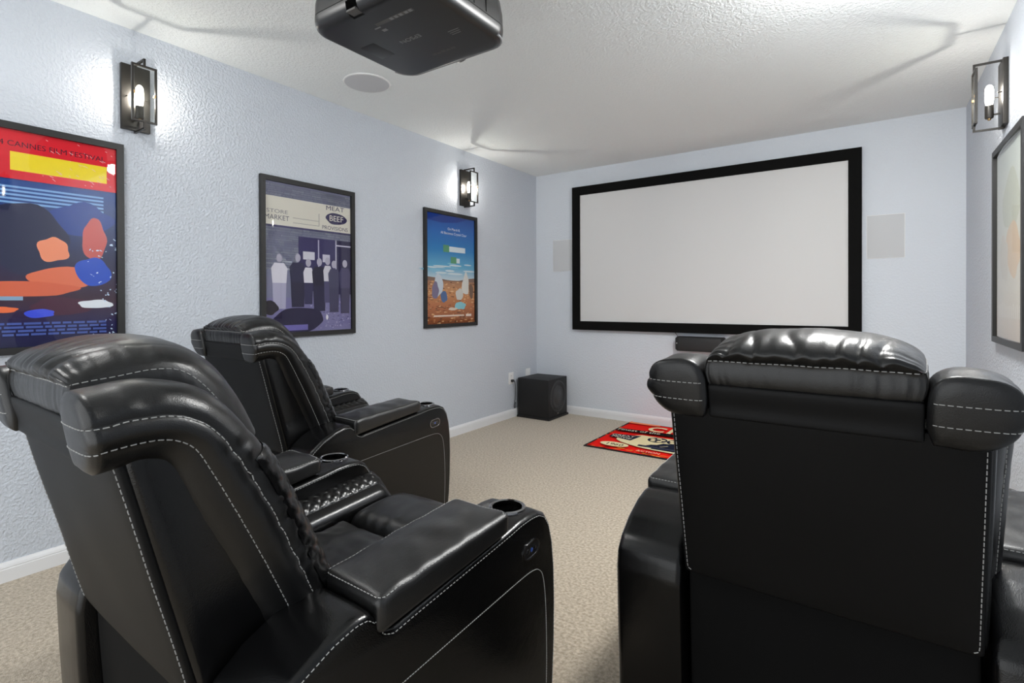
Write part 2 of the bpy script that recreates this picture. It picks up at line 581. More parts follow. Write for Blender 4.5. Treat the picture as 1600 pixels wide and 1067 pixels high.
# bolster: swept section along the lower stitch line of the backrest side
BOL_PATH = [(-0.500, 1.022), (-0.474, 1.026), (-0.435, 1.028), (-0.395, 1.022), (-0.363, 1.001), (-0.336, 0.955), (-0.291, 0.866), (-0.242, 0.762), (-0.195, 0.655), (-0.160, 0.575), (-0.135, 0.515)]
BOL_SEC = [(0.215, -0.045), (0.262, -0.046), (0.300, -0.040), (0.322, -0.026), (0.334, -0.010), (0.3375, -0.001), (0.3425, 0.004), (0.3505, 0.016), (0.352, 0.027), (0.3485, 0.038), (0.3435, 0.0425), (0.344, 0.048), (0.3425, 0.060), (0.330, 0.078),
           (0.305, 0.0915), (0.270, 0.097), (0.240, 0.093), (0.219, 0.079), (0.208, 0.055), (0.205, 0.020), (0.206, -0.015)]
J_LOW, J_UP = 5, 10

def bolster_frames():
    pts = resample(catmull([(0, a, b) for a, b in BOL_PATH], 8), 0.008)
    fr = []
    L = 0
    for i, p in enumerate(pts):
        t = (pts[min(i + 1, len(pts) - 1)] - pts[max(i - 1, 0)]).normalized()
        nrm = Vector((0, -t.z, t.y))         # up at the top, forward on the front
        if i: L += (p - pts[i - 1]).length
        fr.append((p, t, nrm, L))
    return fr

def bolster_point(p, nrm, L, x, v, LT):
    k = 1.0 + 0.26 * sstep(0.12, 0.30, L)
    return Vector((x, p.y + nrm.y * v * k, p.z + nrm.z * v * k))

def bolster_mesh(sgn):
    fr = bolster_frames()
    LT = fr[-1][3]
    sec = catmull([(a, b, 0) for a, b in BOL_SEC] + [(BOL_SEC[0][0], BOL_SEC[0][1], 0)], 3)[:-1]
    rows = []
    cx, cv = 0.275, 0.028
    def ring(i, shrink, back):
        p, t, nrm, L = fr[i]
        row = []
        for j, s in enumerate(sec):
            x, v = s.x, s.y
            # gathers beside the stitch lines
            fade = math.exp(-((v - 0.060) / 0.022) ** 2) * (1 if x > 0.29 else 0.35)
            g = nz(L * 55 + sgn * 9, v * 12, 3.1) * 0.0055 * fade + nz(L * 22, x * 20, 7 + sgn) * 0.0036
            v2 = v + g
            x2 = x + g * 0.5
            x2 = cx + (x2 - cx) * shrink; v2 = cv + (v2 - cv) * shrink
            q = bolster_point(p, nrm, L, x2, v2, LT) - t * back
            row.append((sgn * q.x, q.y, q.z))
        return row
    # rounded rear end cap
    for sh, bk in ((0.0, 0.012), (0.35, 0.0118), (0.6, 0.011), (0.78, 0.0095), (0.88, 0.0068), (0.95, 0.003)):
        rows.append(ring(0, sh, bk))
    for i in range(len(fr)):
        rows.append(ring(i, 1.0, 0.0))
    rows.append(ring(len(fr) - 1, 0.0, 0.0))
    mb = MB(); mb.grid(rows, False, True)
    # stitch paths
    def sp(v_i, x_add):
        out = []
        x, v = BOL_SEC[v_i]
        # across the rear face first
        p, t, nrm, L = fr[0]
        for xx in (0.208, 0.222, 0.245, 0.27, 0.295, 0.32):
            q = bolster_point(p, nrm, L, xx, v, LT) - t * 0.02
            out.append(Vector((sgn * q.x, q.y, q.z)))
        for p, t, nrm, L in fr:
            q = bolster_point(p, nrm, L, x + x_add, v, LT)
            out.append(Vector((sgn * q.x, q.y, q.z)))
        return out
    return mb, sp(J_LOW, 0.004), sp(J_UP, 0.004)

def quilt(a, b, d):
    p = abs(math.sin(math.pi * (a + b) / d)); q = abs(math.sin(math.pi * (a - b) / d))
    return (p * q) ** 0.45

def quilted_bolster(sgn):
    """quilted leather on the front of the bolster, below the shoulder seam"""
    fr = resample(catmull([(0, a, b) for a, b in BOL_PATH], 8), 0.0045)
    sec = resample(catmull([(a, b, 0) for a, b in BOL_SEC[12:19]], 6), 0.0045)
    L, rows = 0, []
    for i, p in enumerate(fr):
        t = (fr[min(i + 1, len(fr) - 1)] - fr[max(i - 1, 0)]).normalized()
        nrm = Vector((0, -t.z, t.y))
        if i: L += (p - fr[i - 1]).length
        if p.z > 0.925: continue
        row = []
        for j, s in enumerate(sec):
            e = min(1, j / 2.0, (len(sec) - 1 - j) / 2.0) * min(1.0, (0.9251 - p.z) / 0.008)
            d = 0.001 + (0.0032 * quilt(L, j * 0.0045, 0.042) + 0.001) * e
            # outward direction in the section
            a, b = sec[max(j - 1, 0)], sec[min(j + 1, len(sec) - 1)]
            tt = (b - a).normalized(); ox, ov = tt.y, -tt.x
            if (s.x - 0.275) * ox + (s.y - 0.03) * ov < 0: ox, ov = -ox, -ov
            q = bolster_point(p, nrm, L, s.x + ox * d, s.y + ov * d, 1)
            row.append((sgn * q.x, q.y, q.z))
        rows.append(row)
    return MB().grid(rows)

def back_shell():
    """core of the backrest whose sides are the smooth leather gussets"""
    rows = []
    n = 26
    for i in range(n + 1):
        z = 0.537 + (1.022 - 0.537) * i / n
        yr = -0.463 + (1.0 - z) * (0.118 / 0.47)
        yr = max(-0.463, yr) + 0.004
        # front edge runs under the bolster
        yf = -0.336 + (0.955 - z) * 0.47 if z < 0.97 else -0.336 - (z - 0.97) * 0.2
        yf += 0.012
        xr_, xf = 0.3125, 0.328
        row = []
        loop = [(-xr_ + 0.02, yr - 0.002), (xr_ - 0.02, yr - 0.002), (xr_ - 0.004, yr + 0.003), (xr_, yr + 0.012)]
        for k in range(1, 8):
            t = k / 8
            loop.append((xr_ + (xf - xr_) * t - 0.010 * math.sin(math.pi * t), yr + 0.012 + (yf - yr - 0.012) * t))
        loop += [(xf, yf), (-xf, yf)]
        for k in range(7, 0, -1):
            t = k / 8
            loop.append((-(xr_ + (xf - xr_) * t - 0.010 * math.sin(math.pi * t)), yr + 0.012 + (yf - yr - 0.012) * t))
        loop += [(-xr_, yr + 0.012), (-xr_ + 0.004, yr + 0.003)]
        rows.append([(a, b, z) for a, b in loop])
    mb = MB(); mb.grid(rows, False, True)
    m = len(rows[0])
    mb.f += [tuple(range(m)), tuple(range(n * m, (n + 1) * m))]
    return mb

def back_panel():
    """flat rear panel with soft edges; slope of the backrest"""
    def fn(p):
        z = 0.762 + p.z
        y = -0.463 + (1.0 - z) * (0.118 / 0.47) - 0.004
        return Vector((p.x, y + p.y + 0.006 * (abs(p.x) / 0.305) ** 6 + 0.0025 * nz(p.x * 6, z * 6, 1.5), z))
    return rbox(0.305, 0.010, 0.238, 0.009, (14, 2, 14), 3, fn)

HS_REAR, HS_FRONT = -0.500, -0.150
def headrest():
    ctr = catmull([(0, -0.503, 1.116), (0, -0.522, 1.140), (0, -0.495, 1.166), (0, -0.445, 1.186), (0, -0.375, 1.192), (0, -0.300, 1.177), (0, -0.228, 1.128), (0, -0.176, 1.055), (0, -0.150, 0.985)], 10)
    edg = catmull([(0, -0.500, 1.114), (0, -0.503, 1.118), (0, -0.480, 1.122), (0, -0.440, 1.126), (0, -0.375, 1.133), (0, -0.325, 1.122), (0, -0.275, 1.075), (0, -0.225, 1.000), (0, -0.190, 0.960)], 10)
    nu = 84
    rows = []
    for k, (c, e) in enumerate(zip(ctr, edg)):
        tk = k / (len(ctr) - 1)
        row = []
        for i in range(nu + 1):
            s = -1 + 2 * i / nu
            s = math.sin(s * math.pi / 2) * 0.35 + s * 0.65
            wgt = (1 - abs(s) ** 2.5) ** 0.55
            p = e.lerp(c, wgt)
            x = s * (0.203 + 0.006 * (1 - abs(2 * tk - 1)))
            # gathered folds running up from the rear stitch, fading over the crown
            rearf = math.exp(-(tk / 0.30) ** 2) * sstep(0.0, 0.06, tk)
            frontf = math.exp(-((1 - tk) / 0.35) ** 2)
            sidef = sstep(0.55, 0.95, abs(s)) * sstep(0.0, 0.08, 1.0 - abs(s))
            ridge = (1 - abs(nz(x * 17 + 0.6 * nz(x * 9, tk * 3, 2), tk * 1.1, 4.4)) * 3.2)
            rr = math.exp(-(tk / 0.42) ** 2) * sstep(0.0, 0.10, tk)
            fold = -0.0075 * max(0, ridge) ** 3 * rr + nz(x * 42, tk * 2.2, 4.2) * 0.0075 * rearf + nz(x * 24, tk * 1.5, 8.8) * 0.0055 * rearf + nz(x * 30, tk * 2, 1.2) * 0.004 * frontf
            fold += nz(tk * 26, s * 1.2, 2.7) * 0.0055 * sidef + nz(x * 9, tk * 5, 6.1) * 0.0035 * wgt
            y, z = p.y - fold * 0.45 * (1 - tk), p.z + fold * wgt ** 0.3
            row.append((x, y, z))
        rows.append(row)
    mb = MB(); mb.grid(rows)
    # boxing strip below the stitch: rear and sides, down to the flap
    strip = []
    loop = []
    for i in range(nu + 1): loop.append(rows[0][i])
    left = [r[0] for r in rows][1:]
    right = [r[-1] for r in rows][1:]
    outer = list(reversed(left)) + loop + right
    for d, ins, sag in ((0.0, 0.0, 0), (0.012, -0.003, 1), (0.028, -0.0035, 1), (0.045, 0.0, 1), (0.060, 0.006, 1), (0.066, 0.014, 1)):
        ring = []
        for idx, (x, y, z) in enumerate(outer):
            kx = 1 - ins / 0.2
            fld = nz(idx * 0.55, d * 8, 5.5) * 0.0016 * sag
            rear = 1.0 if y < -0.49 else 0.0
            ring.append((x * kx + (0 if rear else fld), y + (ins * 0.7 + fld if rear else 0), max(z - d, 0.94)))
        strip.append(ring)
    mb.grid(strip)
    # stitch path: sides and rear
    pth = [Vector((x * 1.003, y - (0.0015 if y < -0.49 else 0), z)) for x, y, z in outer if z > 1.02]
    return mb, pth

def seat_z(y):
    return 0.497 + 0.075 * max(0, y - 0.18) * (1 if y < 0.5 else 1) 

def seat_rear():
    def fn(p):
        y = 0.105 + p.y
        u, v = p.x / 0.235, p.y / 0.255
        top = 0.018 * (1 - u ** 4) * (1 - max(-1, min(1, v)) ** 4) if p.z > 0 else 0
        wr = (nz(p.x * 7 + 3, y * 24, 1.7) * 0.009 * sstep(-0.6, 0.6, v) + nz(p.x * 22, y * 9, 9.7) * 0.005) if p.z > 0.03 else 0
        return Vector((p.x, y, seat_z(y) - 0.075 + p.z + top + wr))
    return rbox(0.232, 0.252, 0.070, 0.048, (34, 36, 2), 6, fn)

def seat_front():
    def fn(p):
        y = 0.515 + p.y
        u, v = p.x / 0.235, p.y / 0.155
        top = 0.016 * (1 - u ** 4) * (1 - max(-1, min(1, v)) ** 4) if p.z > 0 else 0
        drop = 0.10 * max(0, v) ** 3
        wr = (nz(p.x * 22, y * 10, 5.7) * 0.008 * (1 - sstep(-1.0, 0.3, v)) + nz(p.x * 10, y * 14, 2.2) * 0.002) if p.z > 0.03 else 0
        return Vector((p.x, y, seat_z(y) - 0.105 - drop * 0.3 + p.z + top + wr - (0.03 * max(0, v) ** 2 if p.z > 0 else 0)))
    return rbox(0.232, 0.152, 0.105, 0.050, (34, 24, 5), 6, fn)

def seat_strip(sgn):
    """bolster between seat and arm: smooth leather roll below, quilted face above"""
    sec = catmull([(0.226, 0.40, 0), (0.227, 0.465, 0), (0.230, 0.494, 0), (0.238, 0.511, 0), (0.250, 0.522, 0), (0.263, 0.530, 0), (0.269, 0.533, 0)], 5)
    ys = resample([(0, -0.13, 0), (0, 0.62, 0)], 0.01)
    rows = []
    for p in ys:
        y = p.y; up = seat_z(y) - 0.497; dr = 0.16 * max(0, (y - 0.53) / 0.1) ** 2.4
        rows.append([(sgn * s.x, y, s.y + up - dr) for s in sec])
    rows.append([(sgn * s.x, 0.622, 0.36) for s in sec])
    return MB().grid(rows)

def seat_quilt(sgn):
    sec = resample([(0.268, 0.5330, 0), (0.282, 0.547, 0), (0.300, 0.560, 0), (0.322, 0.569, 0)], 0.0042)
    ys = resample([(0, -0.13, 0), (0, 0.62, 0)], 0.0042)
    rows = []
    for i, p in enumerate(ys):
        y = p.y; up = seat_z(y) - 0.497; dr = 0.16 * max(0, (y - 0.53) / 0.1) ** 2.4
        row = []
        for j, s in enumerate(sec):
            d = 0.0040 * quilt(y, j * 0.0042, 0.040) * min(1, j / 1.5)
            row.append((sgn * (s.x - 0.5 * d), y, s.y + up - dr + 0.75 * d))
        rows.append(row)
    return MB().grid(rows)

def lid_mesh(sgn):
    def fn(p):
        y = 0.118 + p.y
        f = (p.y + 0.219) / 0.438
        zb = 0.590 + 0.054 * f
        zt = 0.668 + 0.030 * f
        u, v = p.x / 0.099, p.y / 0.219
        q = (p.z + 0.04) / 0.08
        cr = 0.015 * (1 - u ** 2) * (1 - v ** 4) if p.z > 0 else 0
        wr = (nz(p.x * 12 + sgn, y * 17, 3.3) * 0.0045 + nz(p.x * 22 + y * 18, y * 9, 8.3) * 0.002) * (1 if p.z > 0.02 else 0)
        return Vector((sgn * (0.4175 + p.x * (1 - 0.012 * (1 - q))), y, zb + 0.0015 + (zt - zb) * q + cr + wr))
    mb = rbox(0.099, 0.219, 0.040, 0.019, (18, 40, 2), 5, fn)
    def path(x, y):
        q = fn(Vector((x, y, 0.036)))
        return q + Vector((0, 0, 0.001))
    e = 0.094; g = 0.213
    pth = [path(-e, -g + 0.01), path(-e, 0), path(-e, g - 0.02), path(-e + 0.02, g), path(e - 0.02, g), path(e, g - 0.02)]
    # follow curve along the outer side
    for k in range(1, 12): pth.append(path(e, g - 0.02 - (2 * g - 0.03) * k / 11))
    pth += [path(e - 0.01, -g), path(-e + 0.01, -g), path(-e, -g + 0.01)]
    return mb, pth

def make_recliner():
    root = empty('recliner')
    L = MT['leather']
    def part(name, mb, m, parent=root, smooth=179):
        return mb.build(name, m, parent, smooth=smooth)
    # base under the seat and the slack cloth behind it
    part('base', rbox(0.300, 0.420, 0.180, 0.012, (10, 10, 6), 2, lambda p: p + Vector((0, 0.135, 0.215))), MT['basecloth'])
    def skirtfn(p):
        z = 0.300 + p.z
        return Vector((p.x, -0.318 + p.y + 0.006 * math.sin(p.x * 21) * sstep(0.5, 0.15, z) + 0.022 * sstep(0.56, 0.05, z), z))
    part('rear_skirt', rbox(0.302, 0.012, 0.262, 0.008, (26, 1, 14), 2, skirtfn), MT['basecloth'])
    # backrest
    sh = part('backrest', back_shell(), L, smooth=50)
    bp = part('back_panel', back_panel(), MT['backvinyl'], smooth=60)
    bv = bvh_of(bp.data)
    st = MB()
    for s in (-1, 1):
        pth = []
        for i in range(30):
            z = 0.995 - (0.995 - 0.545) * i / 29
            pth.append(Vector((s * 0.2985, -0.463 + (1.0 - z) * (0.118 / 0.47) - 0.02, z)))
        pth += [Vector((s * 0.294, -0.366, 0.533)), Vector((s * 0.285, -0.366, 0.528))]
        stitches(st, catmull(pth, 2), bv)
    tag(st.build('stitching', MT['stitch'], bp), kind='stuff')
    # flap closing the top of the rear panel between the shoulder pads
    def flapfn(p):
        z = 1.020 + p.z
        t = (z - 0.985) / 0.07
        return Vector((p.x, -0.478 + p.y - 0.012 * sstep(0.2, 1.0, t), z))
    part('back_flap', rbox(0.203, 0.014, 0.040, 0.006, (16, 2, 8), 2, flapfn), MT['backvinyl'], smooth=60)
    # shoulder bolsters with quilted fronts
    for s in (1, -1):
        mb, p1, p2 = bolster_mesh(s)
        b = part('side_bolster', mb, MT['pillowleather'])
        bv = bvh_of(b.data)
        st = MB(); stitches(st, p1, bv); stitches(st, p2, bv)
        tag(st.build('stitching', MT['stitch'], b), kind='stuff')
        part('quilted_facing', quilted_bolster(s), L, b)
    # centre cushion of the backrest
    def lumb(p):
        z = 0.765 + p.z
        y = -0.336 + (0.955 - z) * 0.47 + 0.030 + p.y
        d = 0.006 * quilt(p.x, z, 0.07) if p.y > 0 else 0
        return Vector((p.x, y + d + 0.02 * (1 - (p.x / 0.21) ** 2), z))
    part('back_cushion', rbox(0.212, 0.055, 0.255, 0.03, (40, 4, 46), 3, lumb), L)
    mb, pth = headrest()
    hr = part('headrest', mb, MT['pillowleather'])
    st = MB(); stitches(st, pth, bvh_of(hr.data))
    tag(st.build('stitching', MT['stitch'], hr), kind='stuff')
    # seat
    part('seat_cushion', seat_rear(), MT['pillowleather'])
    part('footrest_cushion', seat_front(), MT['pillowleather'])
    for s in (1, -1):
        roll = part('seat_bolster', seat_strip(s), L)
        qf = part('quilted_facing', seat_quilt(s), L, roll)
        st = MB()
        stitches(st, [Vector((s * 0.267, -0.1 + 0.66 * i / 30, 0.535 + seat_z(-0.1 + 0.66 * i / 30) - 0.497)) for i in range(31)], bvh_of(roll.data))
        tag(st.build('stitching', MT['stitch_dark'], roll), kind='stuff')
    # arms
    for s in (1, -1):
        mb, prof = arm_mesh(s)
        me = mb.mesh('armrest', L, 60)
        cutter = MB().lathe([(CUP_R, 0.565), (CUP_R, 0.80)], c=(s * CUP[0], CUP[1], 0), n=48)
        me = cut(me, cutter, 'armrest')
        arm = link('armrest', me, root)
        bv = bvh_of(me)
        st = MB()
        n_open = len([p for p in prof if True])
        # outer and inner top edges, from the foot of the rear face over the hump to the front
        top = [p for p in prof if p.y > 0.045]
        for x, seq in ((ARM_X1 + 0.001, top), (ARM_X0 - 0.001, [q for q in top if q.x > 0.05])):
            pp = []
            for a, b, c in zip(seq, seq[1:], seq[2:]):
                t = (c - a)
                if t.length < 1e-6: continue
                t.normalize(); nn = Vector((t.y, -t.x))
                if nn.dot(b - Vector((0.1, 0.3))) < 0: nn = -nn
                q = b - nn * 0.012
                pp.append(Vector((s * x, q.x, q.y)))
            stitches(st, pp, bv, 0.0075, 0.0035, 0.0009)
        # inset panel outline on the outer side
        pan = catmull([(0, 0.520, 0.05), (0, 0.527, 0.2), (0, 0.523, 0.36), (0, 0.510, 0.45), (0, 0.487, 0.482), (0, 0.455, 0.492), (0, 0.40, 0.492), (0, 0.25, 0.482), (0, 0.05, 0.468), (0, -0.12, 0.455), (0, -0.27, 0.44)], 6)
        stitches(st, [Vector((s * 0.507, p.y, p.z)) for p in pan], bv, 0.006, 0.0015, 0.0008)
        tag(st.build('stitching', MT['stitch'], arm), kind='stuff')
        mb, pth = lid_mesh(s)
        lid = part('armrest_lid', mb, MT['lidleather'])
        st = MB(); stitches(st, pth, bvh_of(lid.data), 0.0075, 0.003, 0.001)
        tag(st.build('stitching', MT['stitch'], lid), kind='stuff')
        # cup holder: liner and rim
        cup = empty('cup_holder'); cup.parent = root
        cz = 0.6535
        ring = MB()
        prof_r = [(CUP_R + 0.009 * 1, cz - 0.002), (CUP_R + 0.008, cz + 0.004), (CUP_R + 0.003, cz + 0.0065), (CUP_R - 0.002, cz + 0.004), (CUP_R - 0.003, cz - 0.003), (CUP_R - 0.002, cz - 0.012), (CUP_R + 0.001, cz - 0.012)]
        ring.lathe(prof_r, c=(s * CUP[0], CUP[1], 0), n=48, cap=False)
        tag(ring.build('rim', MT['chrome'], cup, smooth=50), 'dark chrome rim of the cup holder')
        MB().lathe([(CUP_R - 0.001, cz - 0.005), (CUP_R - 0.004, 0.575), (0.001, 0.574)], c=(s * CUP[0], CUP[1], 0), n=48, cap=False).build('liner', MT['cupin'], cup, smooth=50)
        if s == 1:
            ctl = empty('control_panel'); ctl.parent = root
            def stad(hw, hh, n=12):
                out = []
                for i in range(n + 1):
                    a = -math.pi / 2 + math.pi * i / n; out.append((hw - hh + hh * math.cos(a), hh * math.sin(a)))
                for i in range(n + 1):
                    a = math.pi / 2 + math.pi * i / n; out.append((-(hw - hh) + hh * math.cos(a), hh * math.sin(a)))
                return out
            def plate(hw, hh, x0, x1, inner=None):
                a = math.radians(7)
                def tr(p, x): return (x, 0.447 + p[0] * math.cos(a) - p[1] * math.sin(a), 0.556 + p[0] * math.sin(a) + p[1] * math.cos(a))
                o = stad(hw, hh); m = MB()
                if inner:
                    q = stad(*inner)
                    m.grid([[tr(p, x0) for p in o], [tr(p, x1 * .9 + x0 * .1) for p in o], [tr((p[0] * .5 + r[0] * .5, p[1] * .5 + r[1] * .5), x1) for p, r in zip(o, q)], [tr(p, x1 * .9 + x0 * .1) for p in q], [tr(p, x0) for p in q]], False, True)
                else:
                    m.grid([[tr(p, x0) for p in o], [tr(p, x1) for p in o]], False, True)
                    k = len(o); m.f += [tuple(range(k)), tuple(range(k, 2 * k))]
                return m
            tag(plate(0.040, 0.0235, 0.503, 0.5085, (0.036, 0.0195)).build('rim', MT['chrome'], ctl, smooth=40), 'dark chrome rim of the control panel')
            plate(0.0365, 0.020, 0.503, 0.5063).build('face', MT['gloss'], ctl)
            a = math.radians(7)
            for dy, mm in ((-0.016, MT['chrome']), (0.0, MT['blueled']), (0.016, MT['chrome'])):
                yy, zz = 0.447 + dy * math.cos(a), 0.556 + dy * math.sin(a)
                MB().lathe([(0.0062, 0.506), (0.0062, 0.5078), (0.005, 0.5084)], axis='x', c=(0, yy, zz), n=16).build('button', mm if dy == 0 else MT['gloss'], ctl, smooth=40)
                MB().lathe([(0.0062, 0.506), (0.0072, 0.506), (0.0072, 0.5078), (0.0062, 0.5078), (0.0062, 0.506)], axis='x', c=(0, yy, zz), n=16, cap=False).build('button_ring', MT['chrome'], ctl, smooth=40)
    return root

rec = make_recliner()
GR = 'black leather power recliners'
for i, (x, y, a, lb) in enumerate([
        (1.915, -4.363, -1.4, 'large black leather recliner in the near left foreground with a control panel on its arm'),
        (0.613, -3.361, -2.95, 'smaller-looking black leather recliner farther back against the left wall under the monochrome poster'),
        (3.120, -3.392, -1.53, 'black leather recliner on the right seen squarely from behind in front of the screen')]):
    o = rec if i == 0 else copy_tree(rec)
    o.location = (x, y, 0); o.rotation_euler = (0, 0, math.radians(a))
    tag(o, lb, 'recliner', GR)

# ================================================================== PROJECTION SCREEN WALL
def screen():
    r = empty('projection_screen', (1.821, 0, 0.943))
    hw, hh, b = 1.3265, 1.558, 0.094
    y0, y1 = -0.008, -0.050
    # four mitred bars
    for nm, quad in (('frame_bar', [(-hw, 0), (hw, 0), (hw - b, b), (-hw + b, b)]), ('frame_bar', [(-hw, hh), (-hw + b, hh - b), (hw - b, hh - b), (hw, hh)]),
                     ('frame_bar', [(-hw, 0), (-hw + b, b), (-hw + b, hh - b), (-hw, hh)]), ('frame_bar', [(hw, 0), (hw, hh), (hw - b, hh - b), (hw - b, b)])):
        m = MB(); m.grid([[(p[0], y0, p[1]) for p in quad], [(p[0], y1, p[1]) for p in quad]], False, True)
        m.f += [(0, 1, 2, 3), (4, 5, 6, 7)]
        m.build(nm, MT['velvet'], r)
    MB().box(-hw + b - 0.01, hw - b + 0.01, -0.040, -0.034, b - 0.01, hh - b + 0.01).build('screen_fabric', MT['screen'], r)
    tag(r, 'wide white projection screen with black velvet frame on the far wall', 'screen')
screen()

for x, lb in ((0.3525, 'flat white in-wall speaker grille left of the projection screen'), (3.3045, 'flat white in-wall speaker grille right of the projection screen')):
    r = empty('wall_speaker', (x, 0, 1.768))
    m = MB().box(-0.1225, 0.1225, -0.007, 0, -0.172, 0.172).build('grille', MT['grille'], r, bevel=0.002)
    fr_ = MB()
    for q in ((-0.1255, 0.1255, -0.175, -0.172), (-0.1255, 0.1255, 0.172, 0.175), (-0.1255, -0.1225, -0.172, 0.172), (0.1225, 0.1255, -0.172, 0.172)):
        fr_.box(q[0], q[1], -0.005, 0, q[2], q[3])
    fr_.build('trim_ring', MT['plastic_w'], r)
    tag(r, lb, 'speaker', 'in-wall speakers beside the screen')

def center_speaker():
    r = empty('center_speaker', (1.866, 0, 0.77))
    m = MB()
    hw, h, d = 0.228, 0.140, 0.085
    o = [(-hw, 0.018), (-hw + 0.018, 0), (hw - 0.018, 0), (hw, 0.018), (hw, h - 0.018), (hw - 0.018, h), (-hw + 0.018, h), (-hw, h - 0.018)]
    m.grid([[(a, 0, b) for a, b in o], [(a, -d + 0.006, b) for a, b in o], [(a * 0.985, -d, 0.07 + (b - 0.07) * 0.95) for a, b in o]], False, True)
    m.f += [tuple(range(8)), tuple(range(16, 24))]
    m.build('cabinet', MT['sub'], r, smooth=35)
    MB().box(-hw + 0.03, hw - 0.03, -d - 0.006, -d + 0.002, 0.012, h - 0.012).build('grille', MT['rubber'], r, bevel=0.003)
    tag(MB().lathe([(0.004, -d - 0.003), (0.004, -d + 0.002)], axis='y', c=(-hw + 0.016, 0, 0.075), n=16).build('indicator', MT['plastic_w'], r), 'small white dot at the end of the speaker')
    MB().tube([(-hw + 0.012, -0.03, h - 0.004), (-hw - 0.006, -0.028, h + 0.015), (-hw - 0.02, -0.022, h + 0.036)], 0.003).build('cable', MT['rubber'], r, smooth=60)
    tag(r, 'slim black centre speaker mounted just below the projection screen', 'speaker')
center_speaker()

# ================================================================== SUBWOOFER, OUTLETS, CORD
def subwoofer():
    r = empty('subwoofer', (0.232, -0.252, 0))
    MB().box(-0.202, 0.205, -0.208, 0.212, 0.0, 0.022).build('base_plate', MT['sub'], r, bevel=0.002)
    MB().box(-0.192, 0.192, -0.198, 0.202, 0.022, 0.425).build('cabinet', MT['sub'], r, bevel=0.003)
    c = (0, 0.002, 0.232)
    X = 0.192
    MB().lathe([(0.168, X - 0.002), (0.168, X + 0.004), (0.162, X + 0.007), (0.150, X + 0.007), (0.147, X + 0.002), (0.147, X - 0.002)], axis='x', c=c, n=56, cap=False).build('driver_ring', MT['cone'], r, smooth=40)
    MB().lathe([(0.148, X + 0.002), (0.138, X + 0.012), (0.126, X + 0.013), (0.116, X + 0.004)], axis='x', c=c, n=56, cap=False).build('surround', MT['rubber'], r, smooth=60)
    MB().lathe([(0.117, X + 0.004), (0.075, X + 0.0015), (0.074, X + 0.003), (0.066, X + 0.010), (0.045, X + 0.018), (0.02, X + 0.022), (0.0005, X + 0.023)], axis='x', c=c, n=48, cap=False).build('cone', MT['cone'], r, smooth=60)
    MB().box(X, X + 0.0025, -0.011, 0.011, 0.045, 0.053).build('badge', MT['silver'], r)
    tag(r, 'black cube subwoofer with round driver standing in the corner on the carpet', 'subwoofer')
subwoofer()

def outlet(y, z, lb, kind):
    r = empty('wall_outlet', (0, y, z), math.radians(90))
    MB().box(-0.046, 0.046, -0.006, 0, -0.064, 0.064).build('cover_plate', MT['plastic_w'], r, bevel=0.003)
    if kind == 'duplex':
        for s in (-1, 1):
            f = MB().box(-0.017, 0.017, -0.0085, -0.005, s * 0.026 - 0.0145, s * 0.026 + 0.0145).build('receptacle', MT['plastic_w'], r, bevel=0.002)
            for dx in (-0.006, 0.006):
                MB().box(dx - 0.001, dx + 0.001, -0.0088, -0.006, s * 0.026 - 0.004, s * 0.026 + 0.006).build('slot', MT['rubber'], f)
        MB().lathe([(0.003, -0.0075), (0.003, -0.005)], axis='y', n=12).build('screw', MT['silver'], r)
    else:
        MB().lathe([(0.007, -0.022), (0.007, -0.014), (0.010, -0.013), (0.010, -0.005)], axis='y', c=(0, 0, -0.03), n=16).build('cable_jack', MT['silver'], r, smooth=40)
    tag(r, lb, 'outlet')
outlet(-0.530, 0.425, 'white wall outlet with a black plug in it left of the subwoofer', 'duplex')
outlet(-0.195, 0.432, 'white cable outlet plate on the wall directly behind the subwoofer', 'jack')

def cord():
    r = empty('power_cord', (0, -0.530, 0.399))
    MB().box(0.0095, 0.036, -0.014, 0.014, -0.013, 0.013).build('plug', MT['rubber'], r, bevel=0.004)
    pts = catmull([(0.034, 0, 0), (0.041, 0.012, -0.004), (0.034, 0.035, -0.05), (0.024, 0.050, -0.12), (0.020, 0.056, -0.2), (0.022, 0.040, -0.25), (0.024, 0.030, -0.285), (0.024, 0.045, -0.30), (0.022, 0.057, -0.28), (0.021, 0.062, -0.24)], 6)
    MB().tube(pts, 0.0042, 8).build('cable', MT['rubber'], r, smooth=80)
    tag(r, 'black power cord running from the wall outlet down behind the subwoofer', 'cord')
cord()

